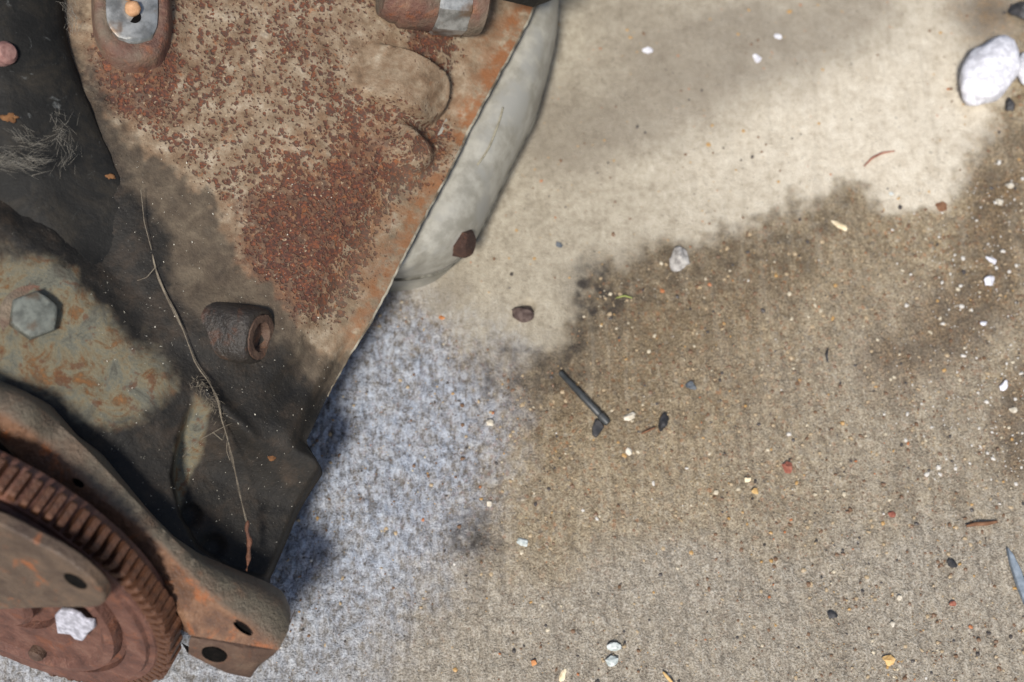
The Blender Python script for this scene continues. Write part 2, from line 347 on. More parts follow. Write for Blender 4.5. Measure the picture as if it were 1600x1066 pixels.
# ------------------------------------------------------------------ ground
def build_ground():
    def axis(lo, hi, d, far):
        core = np.arange(lo, hi, d); out = []; x = d
        s = 0
        while s < far: x *= 1.35; s += x; out.append(s)
        out = np.array(out); return np.concatenate([lo - out[::-1], core, hi + out])
    xs = axis(-0.275, 0.275, 0.00078, 3.0); ys = axis(-0.19, 0.215, 0.00078, 3.0)
    X, Y = np.meshgrid(xs, ys)
    # to pixels, so that stains and painted light can be drawn where they lie
    P = np.stack([X, Y, np.zeros_like(X)], -1) - CAM
    dep = np.maximum(P @ F, 0.05)
    px = (P @ R) / dep / K + 800; py = 533 - (P @ U) / dep / K
    wx = (fbm(X * 60, Y * 60, 4, 3) - 0.5) * 120; wy = (fbm(X * 60 + 9, Y * 60 + 4, 4, 8) - 0.5) * 120
    fx = (fbm(X * 260, Y * 260, 3, 13) - 0.5) * 46; fy = (fbm(X * 260, Y * 260 + 7, 3, 18) - 0.5) * 46
    qx, qy = px + wx * 0.45 + fx, py + wy * 0.45 + fy
    drypoly = [(-900, -900), (2600, -900), (1620, -100), (1590, 60), (1545, 200), (1530, 270), (1470, 318), (1400, 330), (1335, 298), (1250, 318), (1215, 355), (1130, 372), (1070, 392), (1000, 392), (940, 425), (895, 480), (878, 535), (820, 560), (760, 545), (700, 505), (640, 440), (500, 420), (-900, 420)]
    dry = sstep(-26, 26, poly_sd(qx, qy, drypoly))
    wet = 1 - dry
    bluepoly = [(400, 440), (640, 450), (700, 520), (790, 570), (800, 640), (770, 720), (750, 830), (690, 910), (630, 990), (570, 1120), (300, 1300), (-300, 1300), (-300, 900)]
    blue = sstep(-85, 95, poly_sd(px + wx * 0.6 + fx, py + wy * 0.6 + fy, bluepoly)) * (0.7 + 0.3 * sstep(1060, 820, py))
    pale = dry * sstep(520, 60, np.hypot((px - 1420) * 0.85, (py - 235) * 1.25) + wx * 0.8)  # sun patch painted as paler concrete
    patch_tone = dry * np.clip(sstep(110, 20, line_d(px, py, [(880, 210), (1010, 165), (1130, 110), (1330, 20)])[0] + wx * 0.5) * 0.9
                          + sstep(90, 10, line_d(px, py, [(980, 40), (1150, 60)])[0] + wx * 0.5) * 0.6 + 0.7 * sstep(60, 10, np.hypot(px - 700, py - 460) + wx * 0.3), 0, 1)
    ash = sstep(820, 960, py + wx * 1.2 + 0.10 * (px - 900)) * 0.62 * (0.6 + 0.8 * fbm(X * 40, Y * 40, 3, 77)) + 0.35 * sstep(200, 40, np.hypot(px - 1050, py - 950) + wx)
    ash = np.clip(ash * 1.2 + 0.15 * sstep(600, 900, py) + 0.45 * sstep(330, 60, np.hypot((px - 1430) * 0.8, py - 660) + wx), 0, 0.85)
    dsd = -poly_sd(qx, qy, drypoly)
    damp = np.clip(sstep(230, 20, dsd + wx * 0.8) * wet * sstep(1460, 1150, px) * sstep(760, 860, px) + 0.5 * sstep(260, 60, np.hypot((px - 1000) * 0.8, py - 560) + wx), 0, 1)
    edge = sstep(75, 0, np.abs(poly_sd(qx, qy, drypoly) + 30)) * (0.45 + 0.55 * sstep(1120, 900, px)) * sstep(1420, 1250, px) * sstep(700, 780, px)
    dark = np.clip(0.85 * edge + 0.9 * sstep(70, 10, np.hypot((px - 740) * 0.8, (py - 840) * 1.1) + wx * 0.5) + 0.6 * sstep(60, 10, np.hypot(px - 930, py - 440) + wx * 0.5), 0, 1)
    drip = np.clip(sstep(85, 5, np.hypot((px - 1545) * 0.9, (py - 20) * 0.9) + wx * 0.3)
                   + sstep(90, 10, line_d(px, py, [(1560, 280), (1560, 420), (1480, 520), (1420, 560)])[0] + wx * 0.7) * 0.75
                   + sstep(70, 10, line_d(px, py, [(1600, 600), (1590, 720)])[0] + wx * 0.5) * 0.7, 0, 1)
    # relief: scoured grains and broom lines
    th = math.radians(-6); Xr = X * math.cos(th) - Y * math.sin(th); Yr = X * math.sin(th) + Y * math.cos(th)
    rel = (fbm(X * 380, Y * 300, 3, 31, 0.65) - 0.5) * 0.0016 * (0.05 + 1.7 * blue + 0.95 * np.maximum(wet - blue, 0))
    rel += (fbm(Xr * 420, Yr * 130, 3, 41) - 0.5) * 0.0013 * (0.10 + blue * 1.5 + np.maximum(wet - blue, 0) * 1.1)
    rel += (fbm(X * 22, Y * 22, 3, 51) - 0.5) * 0.0022
    hole = sstep(15, 4, np.hypot((px - 824) * 1.0, (py - 481) * 1.0)); rel -= hole * 0.004
    rel += wet * -0.0006
    V = np.stack([X, Y, rel], -1).reshape(-1, 3)
    me = bpy.data.meshes.new('ground')
    fc = grid_faces(len(ys), len(xs)).astype(np.int32)
    me.vertices.add(len(V)); me.vertices.foreach_set('co', V.astype(np.float32).ravel())
    me.loops.add(fc.size); me.loops.foreach_set('vertex_index', fc.ravel())
    me.polygons.add(len(fc)); me.polygons.foreach_set('loop_start', np.arange(0, fc.size, 4, dtype=np.int32))
    me.polygons.foreach_set('use_smooth', np.ones(len(fc), bool))
    for k, a in dict(wet=wet, blue=blue, pale=pale, patch_tone=patch_tone, dark=dark, drip=drip, ash=ash, damp=damp).items():
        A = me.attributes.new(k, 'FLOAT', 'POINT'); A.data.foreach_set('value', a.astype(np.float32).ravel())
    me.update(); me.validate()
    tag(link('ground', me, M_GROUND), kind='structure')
build_ground()

# ------------------------------------------------------------------ engine
engine = bpy.data.objects.new('engine_block', None); COL.objects.link(engine)
engine.empty_display_size = 0.02
tag(engine, 'rusty oil-stained engine block with toothed flywheel lying on the concrete floor', 'engine')
RA = np.array([-0.4627, 0.8866]); RB = np.array([0.8866, 0.4627]); RO = np.array([840.0, 0.0])
def sq2px(s, q): return RO[0] + s * RA[0] + q * RB[0], RO[1] + s * RA[1] + q * RB[1]
def edge_q(s):
    return 2 + 2.5 * np.sin(s / 37.0) * 0.35 + sstep(768, 806, s) * 50 + sstep(800, 1000, s) * 10 - sstep(985, 1030, s) * 30

PAD = [(-260, 290), (0, 330), (75, 368), (122, 420), (172, 488), (235, 556), (272, 612), (240, 672), (172, 704), (120, 692), (-260, 560)]
RECESS = [(306, 640), (276, 690), (268, 745), (282, 806), (310, 856), (360, 890), (440, 916), (500, 960), (620, 720), (505, 712), (440, 730), (384, 692), (345, 662)]
ARC = [(318, 560), (306, 600), (290, 645), (276, 690), (268, 745), (282, 806), (310, 856), (360, 890), (440, 916), (520, 940)]
RIDGE = [(70, -60), (98, 60), (132, 150), (180, 260), (240, 400), (285, 500), (330, 600)]
def wall_h(x, y, s, q):
    h = np.zeros_like(x)
    d, t, sd = line_d(x, y, RIDGE)
    left = np.where(sd > 0, d, 0) * sstep(640, 560, y)
    h -= 5 * sstep(0, 110, left) * sstep(620, 380, y)
    h -= 10 * sstep(60, 260, left) * sstep(300, 100, y)
    pm = sstep(-60, 34, poly_sd(x, y, PAD) + (fbm(x / 40, y / 40, 3, 5) - 0.5) * 24)
    h = mixf(h, 2.5 + 1.5 * sstep(300, 0, x), pm)
    slab = sstep(-20, 30, poly_sd(x, y, [(120, 690), (172, 706), (240, 690), (272, 700), (268, 760), (300, 850), (360, 890), (440, 930), (300, 1000), (150, 820)]))
    h = mixf(h, 1.0, slab)
    d, t, sd = line_d(x, y, ARC)
    arc = np.where(sd > 0, -d, d) + 3 * (fbm(x / 20, y / 20, 2, 15) - 0.5)
    h -= 14 * sstep(-4, 14, arc) * sstep(0, 120, y - 612 - 0.40 * (x - 300)) * (x > 240) * (y < 935)
    h -= 2.5 * sstep(26, 6, np.hypot(x - 306, y - 800)) + 2.5 * sstep(26, 6, np.hypot(x - 344, y - 850))
    d, t, sd = line_d(x, y, [(318, 612), (360, 652), (440, 724)])
    h += 3.5 * np.exp(-(d / 13) ** 2) * sstep(1.0, 0.6, t)
    # big round corner of the lower lobe
    h -= 5 * sstep(30, 0, np.hypot(x - 498, y - 728)) * 0
    # oblong boss, the lump below it
    d, t, sd = line_d(x, y, [(588, 112), (662, 148)])
    m = sstep(44, 39, d + 2 * (fbm(x / 12, y / 12, 2, 2) - 0.5))
    h += 8.5 * m * sstep(-75, 5, (x - 625) * 0.9 + (y - 130) * 0.44)
    d, t, sd = line_d(x, y, [(600, 205), (652, 238)])
    h += 7.5 * sstep(36, 14, d) * sstep(0.0, 0.7, t)
    d, t, sd = line_d(x, y, [(690, 250), (660, 300), (600, 420)])
    # rail: a flat lower strip along the sump joint
    rail = sstep(-112, -58, q + 10 * np.sin(s / 60.0) + (fbm(x / 50, y / 50, 3, 6) - 0.5) * 24) * sstep(790, 700, s)
    h -= 4.5 * rail
    h -= 3.0 * sstep(60, 20, np.hypot(x - 706, y - 185))
    h += 0.8 * sstep(-12, -5, q) * sstep(770, 740, s)
    # dark bevelled strip at the lower end of the rail, roll-off of the lobe
    h -= 7 * sstep(-30, 0, q) * sstep(560, 640, s) * sstep(800, 770, s)
    e = edge_q(s)
    h -= 7 * sstep(-22, 0, q - e) ** 2 * sstep(770, 800, s)
    # hollow cast shape of the middle
    h += 2.0 * sstep(260, 0, np.hypot(x - 470, y - 200)) + 1.4 * (fbm(x / 140, y / 140, 3, 9) - 0.5)
    h += 0.55 * (fbm(x / 14, y / 14, 3, 4) - 0.5)
    # fillets round the lug and the stud boss
    ux, uy = 0.936, 0.352; al = (x - 292) * ux + (y - 494) * uy; ac = -(x - 292) * uy + (y - 494) * ux
    h += 3.0 * sstep(72, 14, np.abs(ac)) * sstep(-50, 45, al) * sstep(108, 60, al)
    h += 2.5 * sstep(110, 60, np.hypot((x - 205) * 1.15, y - 45))
    return h

def build_crankcase():
    s = np.arange(-190, 1012, 2.6); nq = 400; t = np.linspace(0, 1, nq)
    S = np.repeat(s[:, None], nq, 1); E = edge_q(S); Q = -1010 + t[None, :] * (E + 1010)
    x, y = sq2px(S, Q)
    H = wall_h(x, y, S, Q)
    P = wal(x, y, H)
    wx = (fbm(x / 60, y / 60, 4, 61) - 0.5) * 70; wy = (fbm(x / 60 + 8, y / 60, 4, 71) - 0.5) * 70
    fx = (fbm(x / 12, y / 12, 3, 81) - 0.5) * 26; fy = (fbm(x / 12, y / 12 + 6, 3, 86) - 0.5) * 26
    X, Y = x + wx * 0.35 + fx, y + wy * 0.35 + fy
    PIT = [(160, -200), (760, -200), (730, 60), (705, 120), (716, 200), (680, 270), (645, 310), (600, 380), (560, 440), (520, 520), (470, 500), (440, 440), (375, 395), (352, 330), (262, 240), (205, 215), (150, 150), (140, 60)]
    pit = sstep(-30, 30, poly_sd(X, Y, PIT)) * (0.80 + 0.22 * sstep(0.35, 0.65, fbm(x / 50, y / 50, 3, 91)))
    pit = np.clip(pit + 0.45 * sstep(150, 40, np.hypot((X - 500) * 0.9, (Y - 400) * 0.8)) + 0.25 * sstep(90, 30, np.hypot(X - 235, Y - 130)), 0, 1.15)
    pit *= 1 - 0.30 * sstep(130, 40, np.hypot((X - 620), (Y - 100)))
    pit *= 1 - 0.6 * sstep(46, 38, line_d(x, y, [(588, 112), (662, 148)])[0])
    pit *= 1 - 0.5 * sstep(40, 15, line_d(X, Y, [(600, 205), (652, 238)])[0])
    pit += 0.5 * sstep(70, 20, np.hypot(X - 655, Y - 262)) + 0.45 * sstep(60, 15, np.hypot(X - 690, Y - 85)) + 0.4 * sstep(50, 15, line_d(X, Y, [(560, 180), (640, 205), (700, 215)])[0])
    orange = np.clip(1.0 * sstep(-30, -10, Q + fx) * sstep(640, 560, S) + 0.35 * sstep(-80, -30, Q + wx) * sstep(300, 100, S) + 0.6 * sstep(200, 60, np.hypot(X - 560, Y - 330)) + 0.12, 0, 1)
    GR = [(-400, -400), (85, -400), (105, 60), (135, 150), (200, 228), (262, 252), (330, 300), (352, 350), (374, 425), (430, 446), (468, 508), (520, 560), (600, 540), (700, 760), (500, 1200), (-400, 1200)]  # oil-soaked area and its shadow edge, both painted by the masks below
    brown = sstep(-7, 12, poly_sd(x + wx * 0.35 + fx * 1.3, y + wy * 0.35 + fy * 1.3, GR))
    grime_shade = sstep(0, 170, poly_sd(X, Y, GR)) * 0.90 + 0.3 * sstep(40, 120, poly_sd(X, Y, GR)) * sstep(420, 520, Y)
    grime_shade = np.maximum(grime_shade, 0.45 * sstep(0, 40, poly_sd(X, Y, [(90, 90), (150, 100), (260, 230), (230, 330), (180, 250)])))
    grime_shade += 0.25 * sstep(120, 10, np.hypot(X - 420, Y - 620)) + 0.3 * sstep(0, 40, poly_sd(X, Y, RECESS))
    grime_shade += 0.5 * sstep(90, 10, line_d(X, Y, [(40, 60), (110, 260), (180, 410)])[0])
    grime_shade -= 0.22 * sstep(90, 20, np.hypot((X - 250), (Y - 270)))
    grime_shade -= 0.12 * sstep(110, 20, np.hypot((X - 330) * 0.8, (Y - 420)))
    grime_shade += 0.4 * sstep(80, 10, np.hypot(X - 440, Y - 560)) + 0.5 * sstep(60, 10, line_d(X, Y, [(540, 590), (500, 670), (470, 720)])[0])
    grime_shade += 0.45 * sstep(540, 680, Y) * sstep(20, 90, poly_sd(X, Y, GR)) + 0.3 * sstep(90, 20, np.hypot(X - 390, Y - 560))
    grime_shade += 0.6 * sstep(-60, 10, poly_sd(X, Y, [(-130, -150), (96, -150), (104, 60), (136, 150), (184, 262), (232, 380), (236, 452), (190, 462), (100, 405), (0, 335), (-130, 250)]))
    pad = sstep(-40, 42, poly_sd(X, Y, [(-200, 400), (40, 400), (100, 400), (150, 460), (205, 520), (262, 566), (285, 612), (240, 660), (165, 690), (60, 620), (-200, 560)]))
    patch = sstep(-10, 16, poly_sd(x + wx * 0.25, y + wy * 0.25, [(300, 612), (336, 640), (334, 700), (312, 750), (296, 806), (276, 790), (268, 700)]))
    wash = np.clip(0.25 + 0.75 * sstep(210, 60, np.hypot((X - 530) * 0.9, (Y - 390) * 0.85)) + 0.6 * sstep(110, 20, np.hypot(X - 215, Y - 120)) + 0.6 * sstep(80, 20, np.hypot(X - 650, Y - 260)) + 0.5 * sstep(70, 20, np.hypot(X - 690, Y - 80)) + 0.2 * sstep(300, 0, Y), 0, 1) * (1 - 0.6 * sstep(46, 36, line_d(x, y, [(588, 112), (662, 148)])[0]))
    wash *= 1 - 0.75 * sstep(130, 30, np.hypot((X - 440), (Y - 210))) ; wash *= sstep(-75, -115, Q + 0.5 * wx) * 0.75 + 0.25
    grey = np.maximum(pad, patch)
    grime_shade = np.clip(grime_shade * (1 - 0.85 * pad) * (1 - 0.85 * patch), 0, 1.1)
    grey = np.clip(grey + 0.25 * sstep(-95, -50, Q) * sstep(700, 560, S) * sstep(200, 380, S), 0, 1)
    # skirts: the rail's thickness and underside, and the end wall down behind the flywheel
    e = P[:, -1]; rows = [P]
    inw = (wal(x[:, -1] - 40, y[:, -1] - 20) - wal(x[:, -1], y[:, -1])); inw /= np.linalg.norm(inw, axis=1)[:, None]
    sk = [e - WN * 0.0015 + inw * -0.0002, e - WN * 0.007, e - WN * 0.0075 + inw * 0.02, e - WN * 0.075 + inw * 0.02]
    V = [P]; 
    for k in sk: V.append(k[:, None, :])
    V = np.concatenate(V, 1)
    pad4 = lambda a, v=None: np.concatenate([a] + [a[:, -1:] if v is None else np.full((len(s), 1), v)] * 4, 1)
    at_ = dict(pit=pad4(pit), grime_shade=pad4(grime_shade, 0.85), grey=pad4(grey), orange=pad4(orange), brown=pad4(brown, 1.0), wash=pad4(wash))
    last = V[-1]; ax = wal(np.array(300.), np.array(800.)) - wal(np.array(346.), np.array(711.)); 
    V = np.concatenate([V, (last - WN * 0.09)[None]], 0)
    at_ = {k: np.concatenate([a, np.full((1, a.shape[1]), 0.9 if k == 'grime_shade' else 0.0)], 0) for k, a in at_.items()}
    me = bpy.data.meshes.new('crankcase'); nr, nc = V.shape[:2]; fc = grid_faces(nr, nc)[:, ::-1]
    me = mesh('crankcase', V.reshape(-1, 3), fc, True, at_)
    me.set_sharp_from_angle(angle=math.radians(60))
    return link('crankcase', me, M_CAST, engine)
crankcase = build_crankcase()
def wsurf(px, py, up=0.0):
    px = np.asarray(px, float); py = np.asarray(py, float)
    s = (px - RO[0]) * RA[0] + (py - RO[1]) * RA[1]; q = (px - RO[0]) * RB[0] + (py - RO[1]) * RB[1]
    return wal(px, py, wall_h(px, py, s, q) + up)
A1 = np.array
def wp(px, py, h=0.0): return wal(A1(float(px)), A1(float(py)), A1(float(h)))

# pale gasket edge along the rail
sg = np.linspace(-150, 690, 160); gq = edge_q(sg) + 1.0
gx, gy = sq2px(sg, gq); hh = wall_h(gx, gy, sg, gq - 3)
wob = 0.8 * (fbm(sg / 9, sg * 0, 3, 5) - 0.5)
outw = wal(gx + 40, gy + 20) - wal(gx, gy); outw /= np.linalg.norm(outw, axis=1)[:, None]
def gp(h, o): return wal(gx, gy, hh + h) + outw * ((o + wob)[:, None] * 0.001)
fade = 1 - 0.6 * sstep(560, 690, sg)
loft('gasket', [gp(-0.2, -0.6), gp(0.15, -0.2), gp(0.1, 0.45 * fade), gp(-1.2, 0.6 * fade), gp(-1.6, -0.4)], M_GASKET, engine)

# hex bolt on the grey pad
def hexbolt(name, P0, ax, r, hgt, mat, parent, rot=0.0, dome=0.25):
    e1, e2, ax = frame_of(ax); rows = []
    n = 6; a = rot + np.arange(n) * math.pi / 3
    a2 = rot + np.linspace(0, 2 * math.pi, 36, endpoint=False)
    def hexr(aa): return math.cos(math.pi / 6) / np.cos((aa - rot) % (math.pi / 3) - math.pi / 6)
    for rr, z, rnd in ((1, 0, 0), (1, hgt * 0.82, 0), (0.95, hgt * 0.93, 0.45), (0.84, hgt, 1), (0.4, hgt * 1.03, 1), (0.001, hgt * 1.03, 1)):
        k = r * rr * (hexr(a2) * (1 - rnd) + 0.92 * rnd)
        rows.append(P0 + z * ax + (k * np.cos(a2))[:, None] * e1 + (k * np.sin(a2))[:, None] * e2)
    o = loft(name, rows, mat, parent, True, True); o.data.set_sharp_from_angle(angle=math.radians(24)); return o
bolt_ax = WN + 0.10 * R - 0.05 * U
hexbolt('bolt', wp(50, 498, 3.0), bolt_ax, 0.0086, 0.0062, M_BOLT, engine, 0.35)
lathe('washer', wp(50, 498, 2.6), bolt_ax, [(0.0002, 0.0010), (0.0112, 0.0010), (0.0112, 0.0)], M_BOSS, engine)

# stud boss at the top with a bright face, its bore and a tan plug
BP = wp(206, 26, 2.0); bx = WN - 0.12 * R + 0.10 * U
BU = U - (U @ WN) * WN; BU /= np.linalg.norm(BU); BR = np.cross(BU, WN)
def oval(name, rows, mat, expo=2.6, n=64, wob=0.0):
    a = np.linspace(0, 2 * math.pi, n, endpoint=False); out = []
    for (ra_, rb_, z) in rows:
        cx = np.sign(np.cos(a)) * np.abs(np.cos(a)) ** (2 / expo); cy = np.sign(np.sin(a)) * np.abs(np.sin(a)) ** (2 / expo)
        k = 1 + wob * (fbm(np.cos(a) * 3 + 5, np.sin(a) * 3 + 5, 3, 3) - 0.5)
        out.append(BP + z * bx / np.linalg.norm(bx) + (ra_ * k * cx)[:, None] * BR + (rb_ * k * cy)[:, None] * BU)
    o = loft(name, out, mat, engine, True, True); o.data.set_sharp_from_angle(angle=math.radians(45)); return o
oval('stud_boss', [(0.0158, 0.0240, -0.004), (0.0142, 0.0222, 0.003), (0.0136, 0.0214, 0.0056), (0.0124, 0.0200, 0.0068), (0.0104, 0.0168, 0.0070), (0.0096, 0.0150, 0.0066)], M_BOSS, 2.4, 64, 0.06)
oval('boss_face', [(0.0098, 0.0150, 0.0058), (0.0094, 0.0142, 0.0078), (0.0084, 0.0128, 0.0083), (0.0030, 0.0040, 0.0080), (0.0001, 0.0001, 0.0080)], M_STEEL, 2.9, 64, 0.10)
bxn = bx / np.linalg.norm(bx)
lathe('bore', BP + bxn * 0.0076 + 0.0006 * R - 0.0052 * U, bx, [(0.0001, 0.0012), (0.0026, 0.0012), (0.0029, 0.0)], M_HOLE, engine, 24)
M_PLUG = mat_stone('tan_plug', lin(170, 128, 92), lin(192, 150, 112), 0.7)
def blob(name, P0, r, mat, parent=None, sx=(1, 1, 1), rot=0.0, seed=0, sub=3, rough=0.25, up=None, freq=1.3, facet=False):
    bm = bmesh.new(); bmesh.ops.create_icosphere(bm, subdivisions=sub, radius=1.0)
    rr = np.random.default_rng(seed); off = rr.random(3) * 50
    from mathutils import noise as mn
    cuts = [Vector(rr.normal(size=3)).normalized() for _ in range(7)]
    for v in bm.verts:
        c = v.co.copy()
        if facet:
            for kk in cuts:
                d_ = c.dot(kk)
                if d_ > 0.62: c -= kk * (d_ - 0.62)
        f = 1 + rough * mn.noise(c * freq + Vector(off)) + rough * 0.4 * mn.noise(c * freq * 2.7 + Vector(off)) + rough * 0.2 * mn.noise(c * freq * 6 + Vector(off))
        v.co = Vector((c.x * sx[0], c.y * sx[1], c.z * sx[2])) * f * r
    n = Vector(up if up is not None else (0, 0, 1)).normalized()
    Mx = n.to_track_quat('Z', 'Y').to_matrix().to_4x4() @ Matrix.Rotation(rot, 4, 'Z')
    for v in bm.verts: v.co = (Mx @ v.co) + Vector(P0)
    me = bpy.data.meshes.new(name); bm.to_mesh(me); bm.free()
    me.polygons.foreach_set('use_smooth', np.ones(len(me.polygons), bool))
    if facet: me.set_sharp_from_angle(angle=math.radians(28))
    return link(name, me, mat, parent)
blob('plug', BP + bxn * 0.0098 + 0.0002 * R - 0.0028 * U, 0.0030, M_PLUG, engine, seed=3, rough=0.12)
blob('plug', BP + bxn * 0.0100 - 0.0014 * R + 0.0030 * U, 0.0024, M_PLUG, engine, sx=(1, 1.4, 1), seed=4, rough=0.12)

# threaded lug pointing along the wall
la = wp(408, 537, 9) - wp(320, 503, 9); la /= np.linalg.norm(la); la = la + 0.80 * WN; la /= np.linalg.norm(la)
LP = wp(402, 530, 4.5)
def lug_body():
    f1, f2, fa = frame_of(la); a = np.linspace(0, 2 * math.pi, 64, endpoint=False); out = []; ph = 0.5
    for (r, z, ex) in ((0.0128, -0.034, 2.6), (0.0124, -0.022, 2.8), (0.0118, -0.013, 3.2), (0.0112, -0.006, 3.4), (0.0107, -0.0012, 3.2), (0.0100, 0.0002, 2.6), (0.0090, 0.0004, 2.2)):
        cx = np.sign(np.cos(a)) * np.abs(np.cos(a)) ** (2 / ex); cy = np.sign(np.sin(a)) * np.abs(np.sin(a)) ** (2 / ex)
        X_, Y_ = cx * math.cos(ph) - cy * math.sin(ph), cx * math.sin(ph) + cy * math.cos(ph)
        k = 1 + 0.05 * (fbm(np.cos(a) * 2 + 7 + z * 90, np.sin(a) * 2 + 7, 3, 5) - 0.5)
        out.append(LP + z * fa + (r * 0.94 * k * X_)[:, None] * f1 + (r * 0.94 * k * Y_)[:, None] * f2)
    o = loft('lug', out, M_LUGDUST, engine, True, True); o.data.set_sharp_from_angle(angle=math.radians(50))
lug_body()
lathe('lug_rim', LP, la, [(0.0088, -0.0012), (0.0084, 0.0009), (0.0056, 0.0008), (0.0049, -0.0008), (0.0046, -0.0022), (0.0001, -0.0018)], M_LUG, engine, 48, True, 0.05, 30)

# big bolt lying across the top, bright band and rusty end
ba = wp(745, 20, 12) - wp(600, 0, 10); ba /= np.linalg.norm(ba)
SP = wp(596, -2, 10); SL = np.linalg.norm(wp(738, 20, 11) - SP)
lathe('stud', SP, ba, [(0.0001, -0.003), (0.0110, -0.003), (0.0132, SL * 0.04), (0.0132, SL * 0.10), (0.0150, SL * 0.14), (0.0150, SL * 0.46), (0.0144, SL * 0.48)], M_BOSS, engine, 40, True, 0.02, 40)
lathe('nut', SP, ba, [(0.0154, SL * 0.465), (0.0163, SL * 0.50), (0.0160, SL * 0.80), (0.0152, SL * 0.82)], M_STEEL, engine, 10, True, 0.03, 15)
lathe('stud_end', SP, ba, [(0.0150, SL * 0.80), (0.0154, SL * 0.86), (0.0144, SL * 0.98), (0.0095, SL * 1.03), (0.0001, SL * 1.04)], M_BOSS, engine, 40, True, 0.02, 40)

# black bracket at the upper left
def curve(pts, n): return smooth_pts(resample(pts, n), 3)
def px_rows(spec, n, fn): return [fn(*curve(p, n).T, h) for p, h in spec]
def arm_rows():
    Lf = [(-130, -150), (-130, 100), (-90, 260), (0, 345), (100, 412), (200, 462)]
    Md = [(0, -150), (4, 60), (24, 180), (84, 300), (146, 386), (208, 452)]
    Rt = [(92, -150), (102, 60), (134, 150), (182, 262), (226, 372), (220, 448)]
    n = 70; c = [smooth_pts(resample(p, n), 6) for p in (Lf, Md, Rt)]; k = np.linspace(0, 1, n); out = []
    hm = np.interp(k, [0, 0.35, 0.6, 0.85, 1], [17, 11, 4, -0.5, -5])
    for a, hf in ((0.0, -0.9), (0.3, 0.0), (0.6, 0.6), (0.8, 1.0), (1.0, 1.06), (1.3, 1.0), (1.6, 0.86), (1.85, 0.62), (1.96, 0.42), (2.0, 0.2), (2.0, -0.9)):
        q = c[0] * (1 - a) + c[1] * a if a <= 1 else c[1] * (2 - a) + c[2] * (a - 1)
        out.append(wal(q[:, 0], q[:, 1], hm * hf - 1.0 - (6.0 if hf < 0 else 0) + 2.4 * (fbm(q[:, 0] / 34, q[:, 1] / 34, 4, 2) - 0.5)))
    return out
arm = loft('bracket', arm_rows(), M_BLACK, engine)
def arm_pt(x, y):
    ok_, loc, nn, idx = arm.ray_cast(Vector(CAM), Vector(ray(A1(float(x)), A1(float(y)))).normalized())
    return np.array(loc) if ok_ else wp(x, y, 6)
lathe('bracket_pin', arm_pt(4, 86), WN + 0.6 * R, [(0.0042, -0.004), (0.0042, 0.003), (0.003, 0.0045), (0.0001, 0.0048)], mat_stone('pink_primer', lin(120, 86, 80), lin(146, 112, 104)), engine, 24)
# arm over the top edge, mostly out of the picture
prism('mount_arm', np.array([wp(742, 46, 30), wp(800, 48, 24), wp(846, 26, 20), wp(905, -70, 14), wp(905, -190, 14), wp(742, -190, 30)]), WN * 0.0, WN * 0.012, M_BLACK, engine)

# ------------------------------------------------------------------ oil pan
def build_pan():
    n = 70
    top = curve([sq2px(s, -4) for s in (-230, -60, 100, 250, 380, 440)] + [(622, 428), (606, 432)], n)
    bot = curve([(878, -230), (872, -40), (870, 60), (853, 130), (836, 188), (798, 262), (772, 316), (742, 380), (702, 420), (660, 432), (622, 436), (596, 434)], n)
    t3 = wal(top[:, 0] - 9, top[:, 1] - 5, np.full(n, -15.0)); b3 = gnd(bot[:, 0], bot[:, 1], 0.020)
    rows = [wal(top[:, 0] - 30, top[:, 1] - 15, np.full(n, -7.6)), wal(top[:, 0] - 12, top[:, 1] - 6, np.full(n, -8.0)), t3]
    for k in (0.12, 0.3, 0.5, 0.7, 0.85, 0.95, 1.0):
        r = t3 * (1 - k) + b3 * k
        bul = 0.0125 * math.sin(math.pi * k ** 1.25) ** 0.8 if k < 1 else 0.0
        nz = (fbm(top[:, 0] / 40 + k * 7, top[:, 1] / 40, 3, 12) - 0.5) * 0.0016 * math.sin(math.pi * min(k, 0.97))
        rows.append(r + WN * (bul + nz)[:, None])
    g0 = gnd(bot[:, 0], bot[:, 1], 0.0); c = b3.mean(0)
    inw = np.array([-0.8, 0.25, 0])
    rows.append(b3 + inw * 0.004 + np.array([0, 0, -0.004])); rows.append(b3 + inw * 0.008 + np.array([0, 0, -0.0205]))
    pan = loft('oil_pan', [r[::-1] for r in rows], M_PAN, engine); pan.data.set_sharp_from_angle(angle=math.radians(45))
    m_ = MB(); m_.add(*tube(b3 + np.array([-0.0006, 0, -0.0012]), 0.0009, 8)); m_.build('pan_edge_shade', M_EDGE_SHADE, pan)  # added dark rim: shade under the pan edge put into its colour
    # rusty drain bolt at its corner, a crack of old sealant
    hexbolt('drain_bolt', gnd(A1(712.), A1(378.), 0.030), np.array([0.75, -0.25, 0.25]), 0.0062, 0.0070, M_LUGR, pan, 0.2)
    pts = curve([(786, 168), (782, 185), (775, 205), (768, 222), (762, 236), (752, 250), (746, 258)], 16)
    k = (0.5)
    P = np.array([at(x, y, 0.588) for x, y in pts])
    return pan, pts
M_LUGR = mat_rust('drain_rust', lin(40, 28, 24), lin(62, 42, 34), lin(92, 66, 50), 0.85, 1.4, 0.1)
M_EDGE_SHADE = mat_stone('edge_shade', lin(66, 63, 55), lin(116, 113, 102), 0.8, 0.5)
pan, crack_px = build_pan()

